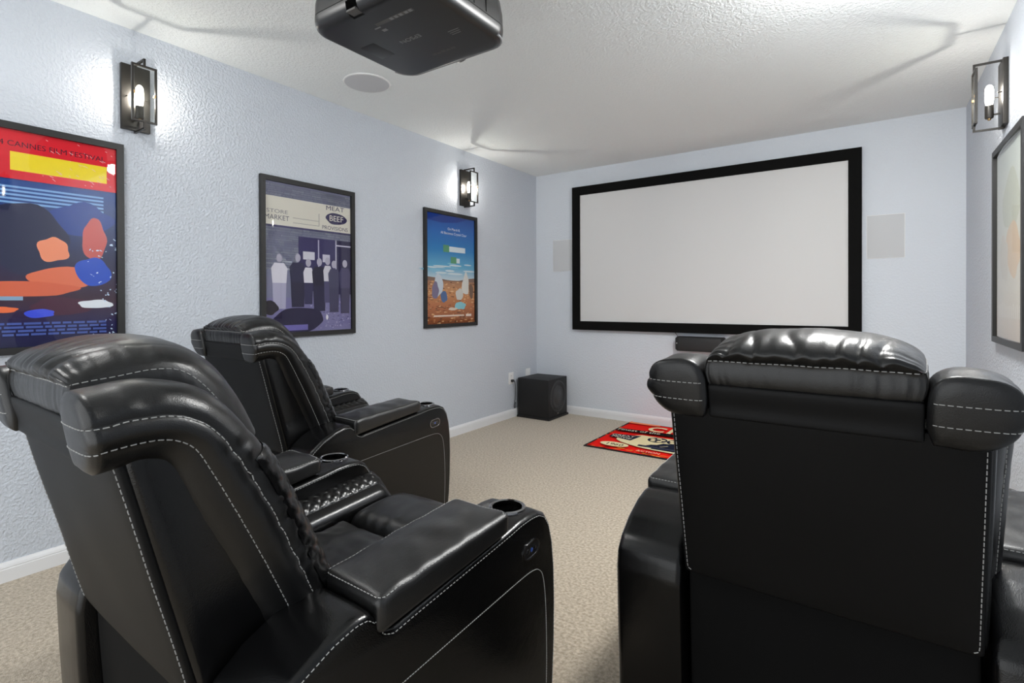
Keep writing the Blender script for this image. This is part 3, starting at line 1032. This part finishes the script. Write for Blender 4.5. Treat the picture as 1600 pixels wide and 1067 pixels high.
# ================================================================== RUG
def rug():
    r = empty('rug', (1.155, -1.095, 0))
    W_, D_ = 1.45, 1.06
    red, cream, navy, blk = srgb(238, 28, 20), srgb(238, 222, 176), srgb(26, 32, 52), srgb(14, 12, 12)
    org = srgb(250, 130, 60); wht = srgb(240, 228, 205)
    MB().box(0, W_, 0, D_, 0.0, 0.008).build('border', mat('black_rug_edge', blk, 0.95), r, bevel=0.002)
    A = Art(0.00015)
    b = 0.022
    A.rect(b, W_ - b, b, D_ - b, red)
    random.seed(11)
    # distressed orange flecks along the printed edge
    for i in range(60):
        x = b + random.random() * (W_ - 2 * b); z = b + 0.004 + random.random() ** 2 * 0.05
        A.ell(x, z, 0.008 + 0.03 * random.random(), 0.004 + 0.004 * random.random(), random.choice([org, org, srgb(250, 170, 60), blk]), n=10)
    for i in range(22):
        A.ell(b + 0.004 + random.random() * 0.012, b + random.random() * (D_ - 2 * b), 0.005, 0.02, random.choice([org, blk]), n=8)
    A.rect(0.024, 0.345, 0.955, 1.012, srgb(246, 120, 84))
    A.rect(0.035, 0.30, 0.972, 1.000, srgb(248, 150, 110))
    # cream projector beam
    A.poly([(0.175, 0.40), (0.165, 0.34), (0.18, 0.295), (0.24, 0.245), (0.33, 0.20), (0.44, 0.160), (0.58, 0.140), (0.76, 0.130), (0.98, 0.16), (1.12, 0.23), (1.18, 0.34), (1.12, 0.46), (0.98, 0.555), (0.32, 0.555), (0.24, 0.48)], cream)
    # tilted dark plate with pale lettering
    A.poly([(0.070, 0.375), (0.085, 0.475), (0.330, 0.515), (0.300, 0.320)], navy)
    A.text('GREAT', 0.185, 0.425, 0.066, wht, sx=1.05, rot=0.06)
    A.text('MOVIE', 0.190, 0.365, 0.062, wht, sx=1.05, rot=-0.06)
    # film reels above the projector body
    for cx in (0.497, 0.67):
        A.ell(cx, 0.462, 0.086, 0.086, navy, n=36)
        for k in range(5):
            a = 2 * math.pi * k / 5 + 0.3
            A.ell(cx + 0.048 * math.cos(a), 0.462 + 0.048 * math.sin(a), 0.023, 0.023, cream, n=16)
    A.rect(0.412, 0.86, 0.190, 0.235, navy)
    A.poly([(0.47, 0.235), (0.50, 0.285), (0.545, 0.30), (0.58, 0.375), (0.82, 0.375), (0.85, 0.235)], navy)
    A.rect(0.45, 0.85, 0.208, 0.214, srgb(120, 120, 140))
    A.rect(0.54, 0.86, 0.165, 0.190, navy)
    A.poly([(0.585, 0.25), (0.635, 0.31), (0.645, 0.31), (0.595, 0.25)], cream)
    # lettering
    A.poly([(0.030, 0.600), (0.034, 0.690), (0.62, 0.730), (0.62, 0.640)], blk)
    A.text('Finest of the', 0.045, 0.622, 0.088, wht, 'LEFT', sx=0.92, rot=0.07)
    A.text('C', 0.285, 0.735, 0.25, cream, 'LEFT', sx=0.95, bold=0.03)
    A.text('I', 0.475, 0.735, 0.25, cream, 'LEFT', sx=0.95, bold=0.03)
    A.ell(0.233, 0.125, 0.128, 0.066, cream, n=40)
    A.text('1960', 0.236, 0.094, 0.085, blk, sx=0.95, bold=0.012)
    A.text('ACTION', 0.560, 0.034, 0.055, wht, sx=0.95)
    me = A.mesh('print', MT['rugart'])
    # lay the print flat: local (x, -y, z) -> (x, z, up)
    for v in me.vertices:
        v.co = Vector((v.co.x, v.co.z, 0.0082 - v.co.y))
    me.update()
    bm = bmesh.new(); bm.from_mesh(me)
    for f in bm.faces:
        f.normal_update()
        if f.normal.z < 0: f.normal_flip()
    bm.to_mesh(me); bm.free()
    tag(link('print', me, r), 'red and cream printed film projector design')
    tag(r, 'red cinema themed rug with black border lying before the screen wall', 'rug')
rug()

# ================================================================== POSTERS
def poster(name, wall, yc, art_fn, lb):
    rz = math.radians(90 if wall == 'left' else -90)
    r = empty(name, (0 if wall == 'left' else XR, yc, 1.0225), rz)
    hw, hh, b = 0.3675, 1.055, 0.032
    for quad in ([(-hw, 0), (hw, 0), (hw - b, b), (-hw + b, b)], [(-hw, hh), (-hw + b, hh - b), (hw - b, hh - b), (hw, hh)],
                 [(-hw, 0), (-hw + b, b), (-hw + b, hh - b), (-hw, hh)], [(hw, 0), (hw, hh), (hw - b, hh - b), (hw - b, b)]):
        m = MB(); m.grid([[(p[0], -0.001, p[1]) for p in quad], [(p[0], -0.024, p[1]) for p in quad]], False, True)
        m.f += [(0, 1, 2, 3), (4, 5, 6, 7)]
        m.build('frame_bar', MT['frame'], r)
    MB().box(-hw + b - 0.004, hw - b + 0.004, -0.006, -0.002, b - 0.004, hh - b + 0.004).build('backing_board', MT['frame'], r)
    A = Art(0.00006)
    art_fn(A, -hw + b - 0.001, hw - b + 0.001, b - 0.001, hh - b + 0.001)
    me = A.mesh('print', MT['art'])
    for v in me.vertices: v.co.y -= 0.0065
    link('print', me, r)
    # slightly bowed acrylic sheet
    gw, pane = hw - b + 0.003, MB()
    nb = 24
    us = [-gw + 2 * gw * i / nb for i in range(nb + 1)]
    bow = lambda u: -0.0135 - 0.0085 * (1 - (u / gw) ** 2)
    loop = [(u, bow(u)) for u in us] + [(u, bow(u) + 0.0015) for u in reversed(us)]
    pane.grid([[(u, y, z) for u, y in loop] for z in (b - 0.003, hh - b + 0.003)], False, True)
    pane.f += [tuple(range(len(loop))), tuple(range(len(loop), 2 * len(loop)))]
    pane.build('glazing', MT['glass'], r, smooth=30)
    tag(r, lb, 'poster', 'framed posters')
    return r

def art_red(A, x0, x1, z0, z1):
    W_, Z_ = x1 - x0, z1 - z0
    X = lambda u: x0 + u * W_
    Z = lambda v: z0 + v * Z_
    rng = random.Random(3)
    A.grad(x0, x1, [(z0, srgb(24, 26, 66)), (Z(0.10), srgb(34, 30, 78)), (Z(0.22), srgb(52, 20, 44)), (Z(0.45), srgb(26, 34, 76)), (Z(0.78), srgb(30, 70, 140))])
    # pale blue louvre bands
    for k in range(5):
        v = 0.735 - k * 0.018
        A.rect(X(0), X(0.92), Z(v), Z(v + 0.009), srgb(120, 165, 215))
    # loose abstract colour fields
    A.blob(X(0.80), Z(0.62), 0.12 * 1.0, 0.08, srgb(26, 58, 138), 5)
    A.blob(X(0.50), Z(0.50), 0.16, 0.17, srgb(28, 32, 66), 2)
    A.blob(X(0.22), Z(0.43), 0.055, 0.12, srgb(232, 128, 88), 9)
    A.blob(X(0.70), Z(0.33), 0.14, 0.05, srgb(222, 112, 76), 4)
    A.blob(X(0.86), Z(0.52), 0.05, 0.10, srgb(196, 88, 82), 12)
    A.blob(X(0.40), Z(0.27), 0.24, 0.035, srgb(214, 100, 66), 21)
    A.blob(X(0.62), Z(0.46), 0.06, 0.06, srgb(236, 142, 104), 17)
    A.blob(X(0.86), Z(0.36), 0.07, 0.07, srgb(28, 76, 190), 31)
    A.blob(X(0.68), Z(0.19), 0.12, 0.045, srgb(70, 22, 50), 27)
    A.blob(X(0.87), Z(0.20), 0.07, 0.022, srgb(226, 232, 240), 41)
    A.blob(X(0.55), Z(0.155), 0.055, 0.020, srgb(60, 80, 220), 44)
    A.blob(X(0.36), Z(0.175), 0.05, 0.014, srgb(235, 110, 60), 47)
    A.rect(X(0.20), X(0.46), Z(0.218), Z(0.236), srgb(130, 165, 195))
    A.specks(4)
    for i in range(46):
        u = 0.80 + 0.2 * rng.random() ** 0.5; v = 0.04 + 0.5 * rng.random()
        A.ell(X(u), Z(v), 0.001 + 0.003 * rng.random(), 0.002 + 0.006 * rng.random(), srgb(200, 220, 245), rot=rng.random() * 3, n=6, speck=True)
    # small print at the foot as plain bars
    for k, v in enumerate((0.105, 0.088, 0.071, 0.054)):
        u = 0.03
        while u < 0.90:
            w_ = 0.03 + 0.07 * rng.random()
            A.rect(X(u), X(min(u + w_, 0.93)), Z(v), Z(v + 0.010), srgb(74, 94, 168)); u += w_ + 0.012
    # red head band with plain yellow blocks
    A.rect(x0, x1, Z(0.775), z1, srgb(214, 22, 40))
    A.text('PICTURE-1994 CANNES FILM FESTIVAL', X(0.93), Z(0.925), 0.035, srgb(40, 18, 40), 'RIGHT', sx=1.0)
    A.rect(X(0.04), X(0.34), Z(0.815), Z(0.900), srgb(238, 214, 40))
    A.rect(X(0.40), X(0.94), Z(0.815), Z(0.900), srgb(238, 214, 40))
    A.specks(4)
    for i in range(40):
        u, v = 0.55 + 0.44 * rng.random(), 0.79 + 0.2 * rng.random()
        A.ell(X(u), Z(v), 0.010 * rng.random() + 0.002, 0.0012, srgb(238, 190, 190), rot=-0.8 + 0.4 * rng.random(), n=6, speck=True)

def art_mono(A, x0, x1, z0, z1):
    W_, Z_ = x1 - x0, z1 - z0
    X = lambda u: x0 + u * W_
    Z = lambda v: z0 + v * Z_
    rng = random.Random(5)
    A.rect(x0, x1, z0, z1, srgb(120, 122, 150))
    # coursed stone face
    A.specks(1)
    v = 0.42
    while v < 0.985:
        u = -0.1 * rng.random(); hgt = 0.012 + 0.006 * rng.random()
        while u < 1.0:
            w_ = 0.06 + 0.14 * rng.random()
            g = rng.random()
            c = srgb(168 + 66 * g, 176 + 64 * g, 198 + 48 * g)
            xa, xb, za, zb = X(max(u, 0)), X(min(u + w_ - 0.006, 1.0)), Z(v), Z(min(v + hgt - 0.003, 1.0))
            A.poly([(xa, za), (xb, za), (xb, zb), (xa, zb)], c, True)
            u += w_
        v += hgt
    # sign board
    A.rect(X(0), X(1), Z(0.715), Z(0.905), srgb(216, 212, 200))
    A.rect(X(0), X(1), Z(0.703), Z(0.716), srgb(66, 62, 100))
    A.rect(X(0.30), X(0.60), Z(0.775), Z(0.778), srgb(130, 128, 132))
    A.rect(X(0.30), X(0.60), Z(0.742), Z(0.745), srgb(130, 128, 132))
    A.rect(X(0.597), X(0.603), Z(0.742), Z(0.83), srgb(130, 128, 132))
    A.text('STORE', X(0.02), Z(0.795), 0.034, srgb(120, 118, 126), 'LEFT', sx=1.5)
    A.text('MARKET', X(0.0), Z(0.750), 0.046, srgb(86, 84, 100), 'LEFT')
    ink = srgb(52, 46, 82)
    A.text('MEAT', X(0.80), Z(0.868), 0.046, ink, sx=1.35)
    A.blob(X(0.815), Z(0.812), 0.088, 0.042, ink, 3, amp=0.15)
    A.text('BEEF', X(0.815), Z(0.793), 0.058, srgb(222, 218, 208), sx=1.05)
    A.text('PROVISIONS', X(0.80), Z(0.728), 0.038, ink, sx=1.05)
    # shop window and door
    A.rect(X(0.36), X(1.0), Z(0.28), Z(0.655), srgb(52, 46, 92))
    A.rect(X(0.80), X(1.0), Z(0.26), Z(0.655), srgb(44, 40, 74))
    A.rect(X(0.585), X(0.600), Z(0.40), Z(0.645), srgb(176, 174, 200))
    A.rect(X(0.80), X(0.815), Z(0.30), Z(0.655), srgb(186, 184, 205))
    A.rect(X(0.81), X(1.0), Z(0.612), Z(0.622), srgb(196, 194, 214))
    A.rect(X(0.41), X(0.545), Z(0.50), Z(0.555), srgb(206, 204, 216))
    A.rect(X(0.64), X(0.73), Z(0.49), Z(0.545), srgb(196, 194, 210))
    # ground
    A.rect(x0, x1, z0, Z(0.235), srgb(120, 116, 160))
    A.specks(8)
    for i in range(160):
        A.ell(X(0.5 + 0.5 * rng.random()), Z(0.02 + 0.2 * rng.random()), 0.003 + 0.006 * rng.random(), 0.0015 + 0.003 * rng.random(), rng.choice([srgb(176, 172, 206), srgb(70, 66, 106), srgb(140, 138, 180)]), n=6, speck=True)
    # row of plain standing shapes, light and dark
    for u, base, top, wd, c1, c2 in ((0.15, 0.16, 0.52, 0.058, srgb(214, 212, 224), srgb(172, 170, 196)), (0.35, 0.17, 0.53, 0.062, srgb(46, 44, 74), srgb(38, 34, 62)), (0.47, 0.19, 0.50, 0.040, srgb(220, 218, 228), srgb(52, 48, 84)),
                                (0.60, 0.14, 0.51, 0.060, srgb(34, 30, 54), srgb(40, 36, 66)), (0.70, 0.20, 0.52, 0.036, srgb(206, 204, 214), srgb(70, 66, 104)), (0.78, 0.13, 0.50, 0.050, srgb(64, 62, 92), srgb(56, 52, 84)), (0.92, 0.12, 0.51, 0.050, srgb(74, 70, 104), srgb(60, 56, 88))):
        mid = base + (top - base) * 0.48
        A.poly([(X(u) - wd * 0.75, Z(base)), (X(u) + wd * 0.75, Z(base)), (X(u) + wd * 0.85, Z(mid)), (X(u) - wd * 0.85, Z(mid))], c2)
        A.poly([(X(u) - wd * 0.85, Z(mid)), (X(u) + wd * 0.85, Z(mid)), (X(u) + wd, Z(top - 0.09)), (X(u) + wd * 0.6, Z(top - 0.055)), (X(u) - wd * 0.6, Z(top - 0.055)), (X(u) - wd, Z(top - 0.09))], c1)
        A.ell(X(u), Z(top - 0.022), 0.021, 0.028, srgb(176, 172, 190), n=18)
    # dark curved forms across the foot
    A.blob(X(0.36), Z(0.085), 0.20, 0.085, srgb(34, 28, 62), 6, amp=0.2)
    A.blob(X(0.05), Z(0.17), 0.06, 0.05, srgb(30, 28, 44), 8)
    A.rect(X(0.12), X(0.46), Z(0.012), Z(0.05), srgb(112, 104, 176))
    A.ell(X(0.69), Z(0.095), 0.010, 0.018, srgb(232, 230, 236), n=14)

def art_blue(A, x0, x1, z0, z1):
    W_, Z_ = x1 - x0, z1 - z0
    X = lambda u: x0 + u * W_
    Z = lambda v: z0 + v * Z_
    rng = random.Random(9)
    A.grad(x0, x1, [(Z(0.40), srgb(196, 212, 220)), (Z(0.52), srgb(96, 170, 206)), (Z(0.68), srgb(24, 124, 190)), (Z(0.85), srgb(22, 100, 180)), (z1, srgb(20, 72, 156))])
    A.poly([(x0, z1), (x0, Z(0.935)), (X(0.3), Z(0.925)), (X(0.6), Z(0.945)), (X(0.8), Z(0.985)), (X(0.82), z1)], srgb(14, 56, 140))
    for i in range(14):
        A.ell(X(0.05 + 0.9 * rng.random()), Z(0.44 + 0.13 * rng.random()), 0.05 + 0.10 * rng.random(), 0.004 + 0.006 * rng.random(), srgb(206, 220, 226) if rng.random() < .5 else srgb(130, 190, 215), n=16)
    A.grad(x0, x1, [(z0, srgb(134, 74, 40)), (Z(0.15), srgb(178, 106, 62)), (Z(0.30), srgb(200, 140, 90)), (Z(0.40), srgb(160, 116, 88))])
    A.poly([(x0, Z(0.395)), (x0, Z(0.43)), (X(0.2), Z(0.42)), (X(0.38), Z(0.405)), (X(0.6), Z(0.395)), (X(0.85), Z(0.42)), (x1, Z(0.43)), (x1, Z(0.39))], srgb(126, 98, 84))
    A.specks(14)
    for i in range(260):
        v = 0.38 * rng.random() ** 1.2
        A.ell(X(rng.random()), Z(0.005 + v), (0.006 + 0.02 * rng.random()), 0.002 + 0.005 * rng.random(), rng.choice([srgb(96, 54, 32), srgb(214, 160, 108), srgb(190, 118, 70), srgb(120, 70, 44), srgb(226, 184, 136)]), n=7, speck=True)
    # plain pale upright shapes and a turquoise patch
    A.blob(X(0.24), Z(0.36), 0.052, 0.105, srgb(198, 208, 218), 3, amp=0.35)
    A.blob(X(0.34), Z(0.25), 0.045, 0.055, srgb(74, 104, 152), 7, amp=0.3)
    A.blob(X(0.17), Z(0.30), 0.045, 0.075, srgb(118, 110, 140), 12, amp=0.3)
    A.blob(X(0.80), Z(0.37), 0.050, 0.110, srgb(216, 214, 208), 15, amp=0.35)
    A.blob(X(0.66), Z(0.27), 0.050, 0.055, srgb(206, 204, 198), 18, amp=0.3)
    A.blob(X(0.92), Z(0.30), 0.030, 0.07, srgb(112, 84, 66), 22, amp=0.3)
    A.blob(X(0.68), Z(0.165), 0.072, 0.038, srgb(136, 200, 212), 25, amp=0.35)
    A.blob(X(0.52), Z(0.135), 0.060, 0.014, srgb(222, 206, 190), 28, amp=0.3)
    wht = srgb(240, 244, 248)
    A.text('On March 8,', X(0.55), Z(0.865), 0.034, wht)
    A.text('All Becomes Crystal Clear', X(0.55), Z(0.825), 0.034, wht, sx=1.0)
    # plain pale title blocks
    A.rect(X(0.33), X(0.79), Z(0.665), Z(0.715), srgb(214, 226, 232))
    A.rect(X(0.33), X(0.45), Z(0.66), Z(0.725), srgb(84, 150, 110))
    A.rect(X(0.48), X(0.67), Z(0.565), Z(0.610), srgb(214, 226, 232))
    A.rect(X(0.48), X(0.60), Z(0.560), Z(0.620), srgb(84, 150, 110))
    A.rect(X(0.14), X(0.76), Z(0.066), Z(0.080), srgb(224, 206, 190))
    A.rect(X(0.80), X(0.92), Z(0.062), Z(0.084), srgb(232, 216, 204))

def art_pale(A, x0, x1, z0, z1):
    W_, Z_ = x1 - x0, z1 - z0
    X = lambda u: x0 + u * W_
    Z = lambda v: z0 + v * Z_
    rng = random.Random(13)
    A.grad(x0, x1, [(z0, srgb(206, 190, 172)), (Z(0.2), srgb(214, 206, 190)), (Z(0.6), srgb(206, 208, 196)), (z1, srgb(196, 204, 196))])
    A.blob(X(0.55), Z(0.70), 0.20, 0.16, srgb(188, 192, 172), 4, amp=0.3)
    A.blob(X(0.62), Z(0.46), 0.16, 0.15, srgb(214, 186, 150), 8, amp=0.3)
    A.blob(X(0.30), Z(0.42), 0.10, 0.12, srgb(204, 196, 180), 11, amp=0.3)
    for i in range(13):
        u = 0.1 + 0.065 * i
        A.rect(X(u), X(u + 0.03), Z(0.11), Z(0.11 + 0.06 + 0.02 * rng.random()), srgb(226, 220, 206))

poster('framed_poster', 'left', -4.4425, art_red, 'black framed poster with red top and dark blue abstract colours, nearest on the left wall')
poster('framed_poster', 'left', -2.970, art_mono, 'black framed blue grey monochrome storefront poster with MEAT BEEF PROVISIONS sign')
poster('framed_poster', 'left', -1.495, art_blue, 'black framed poster of blue sky over orange desert ground, beneath the far sconce')
poster('framed_poster', 'right', -1.578, art_pale, 'black framed pale poster seen edge-on on the right wall')

# ================================================================== SCONCES
def make_sconce():
    """local: wall at y = 0, facing -y, z centred on the back plate"""
    r = empty('wall_sconce')
    B = MT['bronze']
    MB().box(-0.066, 0.066, -0.022, 0, -0.17, 0.17).build('back_plate', B, r, bevel=0.0015)
    t = 0.005
    for s in (-1, 1):
        br = MB()
        z = s * 0.1765
        br.box(-t, t, -0.132, -0.004, z - t, z + t)
        za, zb = sorted((z, s * 0.146))
        br.box(-t, t, -0.132, -0.122, za, zb)
        br.build('bracket', B, r)
    fr = empty('glass_frame'); fr.parent = r
    fw, fh, ft = 0.0575, 0.146, 0.0045
    yf0, yf1 = -0.131, -0.119
    for q in ((-fw, fw, fh - 2 * ft, fh), (-fw, fw, -fh, -fh + 2 * ft), (-fw, -fw + 2 * ft, -fh + 2 * ft, fh - 2 * ft), (fw - 2 * ft, fw, -fh + 2 * ft, fh - 2 * ft)):
        MB().box(q[0], q[1], yf0, yf1, q[2], q[3]).build('frame_bar', B, fr)
    MB().box(-fw + 0.012, fw - 0.012, -0.127, -0.123, -fh + 0.012, fh - 0.012).build('glass_pane', MT['lampglass'], fr)
    for s in (-1, 1):
        MB().box(s * (fw - 0.011) - 0.004, s * (fw - 0.011) + 0.004, yf0 - 0.001, yf1 + 0.001, -0.006, 0.006).build('clip', MT['brass'], fr)
        MB().lathe([(0.003, -0.040), (0.003, -0.021)], axis='y', c=(s * 0.045, 0, 0.0), n=10).build('pin', B, r)
    # candle socket on a short arm
    MB().lathe([(0.016, -0.118), (0.0185, -0.114), (0.0185, -0.052), (0.016, -0.050)], c=(0, -0.066, 0), n=24).build('socket', MT['socket'], r, smooth=40)
    MB().box(-0.004, 0.004, -0.066, -0.020, -0.104, -0.096).build('socket_arm', B, r)
    MB().lathe([(0.005, -0.128), (0.008, -0.124), (0.008, -0.118)], c=(0, -0.066, 0), n=16).build('finial', MT['brass'], r, smooth=40)
    bulb = MB().lathe([(0.011, -0.050), (0.0155, -0.040), (0.0185, -0.015), (0.0185, 0.025), (0.016, 0.045), (0.010, 0.056), (0.003, 0.060)], c=(0, -0.066, 0), n=24).build('bulb', MT['bulb'], r, smooth=60)
    MB().lathe([(0.002, -0.030), (0.0045, -0.026), (0.0052, 0.0), (0.0045, 0.028), (0.002, 0.034)], c=(0, -0.066, 0), n=16).build('filament', MT['filament'], bulb, smooth=60)
    return r

sc = make_sconce()
for i, (wall, y, lb) in enumerate([('left', -4.018, 'dark bronze wall sconce with lit bulb above the red-topped poster on the left wall'),
                                   ('left', -1.305, 'dark bronze wall sconce with lit bulb above the blue sky poster on the left wall'),
                                   ('right', -1.440, 'dark bronze wall sconce with lit bulb on the right wall above the edge-on poster'),
                                   ('right', -3.900, 'dark bronze wall sconce with lit bulb on the right wall behind the viewer')]):
    o = sc if i == 0 else copy_tree(sc)
    o.location = (0 if wall == 'left' else XR, y, 2.335)
    o.rotation_euler = (0, 0, math.radians(90 if wall == 'left' else -90))
    tag(o, lb, 'sconce', 'wall sconces')

# ================================================================== CEILING SPEAKER AND PROJECTOR
def ceiling_speaker():
    r = empty('ceiling_speaker', (0.482, -2.868, H))
    MB().lathe([(0.150, 0.0), (0.152, -0.004), (0.148, -0.008), (0.142, -0.008)], n=56, cap=False).build('trim_ring', MT['plastic_w'], r, smooth=50)
    MB().lathe([(0.1435, -0.0075), (0.10, -0.0095), (0.05, -0.010), (0.0005, -0.0105)], n=56, cap=False).build('grille', MT['grille'], r, smooth=60)
    tag(r, 'round white flush speaker grille in the ceiling beside the projector', 'speaker')
ceiling_speaker()

def added_flush_light(x, y, lb, glow):  # unseen fixture added to light the room
    r = empty('added_ceiling_light', (x, y, H))
    MB().lathe([(0.19, 0.0), (0.195, -0.02), (0.19, -0.035), (0.178, -0.035)], n=48, cap=False).build('rim', MT['bronze'], r, smooth=50)
    MB().lathe([(0.18, -0.033), (0.165, -0.06), (0.12, -0.082), (0.06, -0.092), (0.001, -0.095)], n=48, cap=False).build('diffuser', glow, r, smooth=60)
    tag(r, lb, 'ceiling light', 'added flush ceiling lights')
added_flush_light(3.20, -2.66, 'added unseen round flush ceiling light near the right wall above the right recliner', MT['fill_light'])  # out of view, added for fill; fits the recliner's shadow on the wall
added_flush_light(0.95, -4.85, 'added unseen round flush ceiling light near the left wall behind the near left recliner', emit_material('added_dim_diffuser', (1.0, 0.995, 0.975), FILL * 0.18))  # out of view, added for the sheen on the headrests

def resample2(ps):
    return [(p.x, p.y) for p in resample([(a, b, 0) for a, b in ps], 0.02)]

def projector():
    ZB = 2.252
    r = empty('projector', (1.785, -3.752, ZB))
    hw, hd, hh = 0.283, 0.252, 0.185
    def plan(ins, n=14):
        a, b = hw - ins, hd - ins
        R_ = 0.072 - ins * 0.6
        out = []
        for cx, cy, a0 in ((a - R_, b - R_, 0), (-(a - R_), b - R_, 90), (-(a - R_), -(b - R_), 180), (a - R_, -(b - R_), 270)):
            for i in range(n + 1):
                t = math.radians(a0 + 90 * i / n)
                x, y = cx + R_ * math.cos(t), cy + R_ * math.sin(t)
                y += 0.022 * (1 - (x / hw) ** 2) * (1 if y > 0 else 0.0)    # bowed front
                out.append((x, y))
        return out
    lo = MB()
    rows = []
    for z, ins in ((0.0, 0.030), (0.0015, 0.022), (0.006, 0.013), (0.014, 0.006), (0.026, 0.002), (0.040, 0.0), (0.052, 0.0)):
        rows.append([(x, y, z) for x, y in plan(ins)])
    lo.grid(rows, False, True)
    k = len(rows[0]); lo.f += [tuple(range(k)), tuple(range((len(rows) - 1) * k, len(rows) * k))]
    lom = lo.mesh('lower_shell', MT['proj'], 50)
    notch = MB().box(-0.060, -0.005, -0.30, -0.212, -0.01, 0.045)
    lom = cut(lom, notch, 'lower_shell')
    link('lower_shell', lom, r)
    up = MB(); rows = []
    for z, ins in ((0.0535, 0.003), (0.055, 0.0005), (0.10, 0.002), (0.15, 0.010), (0.172, 0.022), (0.182, 0.040), (0.185, 0.060)):
        rows.append([(x, y, z) for x, y in plan(ins)])
    up.grid(rows, False, True)
    up.f += [tuple(range(k)), tuple(range((len(rows) - 1) * k, len(rows) * k))]
    up.build('upper_shell', MT['proj'], r, smooth=50)
    MB().box(-0.056, -0.009, -0.252, -0.218, 0.004, 0.012).build('release_tab', MT['proj_label'], r, bevel=0.002)
    # bright trim lip along the front lower edge
    lip = []
    fr_ = [p for p in plan(0.006) if p[1] > 0.15]
    fr_.sort(key=lambda p: p[0])
    MB().tube([(x, y + 0.001, 0.0105) for x, y in resample2(fr_)], 0.0045, 8).build('front_trim', MT['proj_trim'], r, smooth=60)
    # lens in the front
    ln = empty('lens'); ln.parent = r
    MB().lathe([(0.070, 0.22), (0.070, 0.288), (0.064, 0.298), (0.054, 0.296), (0.048, 0.27)], axis='y', c=(0.0, 0, 0.088), n=40, cap=False).build('lens_barrel', MT['proj'], ln, smooth=40)
    MB().lathe([(0.050, 0.278), (0.035, 0.285), (0.001, 0.288)], axis='y', c=(0, 0, 0.088), n=40, cap=False).build('lens_glass', MT['lens'], ln, smooth=60)
    # printed marks and the label strip under the body; lettering reads from the screen side
    lab = MB().box(-0.03, 0.155, -0.150, -0.133, -0.0006, 0.0008).build('label_strip', MT['proj_label'], r)
    for i, x in enumerate((0.05, 0.073, 0.096, 0.122, 0.142)):
        MB().box(x - 0.007, x + 0.007, -0.148, -0.135, -0.001, 0.0002).build('label_mark', MT['proj_mark'], lab)
    MB().box(-0.055, -0.025, -0.128, -0.122, -0.0006, 0.0008).build('label_strip', MT['proj_mark'], r)
    MB().box(-0.040, -0.018, -0.108, -0.094, -0.0006, 0.0008).build('label_strip', MT['proj_mark'], r)
    vs, fs = text_mesh('EPSON', 0.030, 'CENTER', 0.0006, 1.15)
    t = MB().add([(-p[0] + 0.0, p[1] - 0.012, -p[2] - 0.0002) for p in vs], fs)
    t.build('maker_name', MT['proj_mark'], r)
    for q in range(6):
        MB().box(0.150 + 0.0, 0.150 + 0.05 - 0.004 * q, 0.040 + 0.012 * q, 0.0425 + 0.012 * q, -0.0006, 0.0008).build('vent_mark', MT['proj_mark'], r) if q < 3 else None
    for q in range(5):
        MB().box(-0.02 + 0.024 * q, 0.0 + 0.024 * q, 0.135 + 0.003 * (q % 2), 0.150, -0.0006, 0.0008).build('printed_mark', MT['proj_label'], r)
    MB().box(-0.215, -0.14, -0.06, 0.05, -0.0006, 0.0012).build('lamp_cover', MT['proj'], r, bevel=0.0005)
    # side vent slots
    for q in range(2):
        MB().box(hw - 0.003, hw + 0.0012, 0.03 + q * 0.07, 0.033 + q * 0.07, 0.06, 0.15).build('side_slot', MT['cupin'], r)
    # ceiling mount
    mt = empty('ceiling_mount'); mt.parent = r
    MB().lathe([(0.022, 0.20), (0.022, H - ZB)], n=24).build('pole', MT['proj'], mt, smooth=40)
    MB().box(-0.09, 0.09, -0.09, 0.09, 0.185, 0.205).build('mounting_plate', MT['proj'], mt, bevel=0.003)
    MB().lathe([(0.07, H - ZB - 0.012), (0.07, H - ZB)], n=36).build('ceiling_flange', MT['proj'], mt, smooth=40)
    tag(r, 'large black projector hanging upside down from the ceiling', 'projector')
projector()
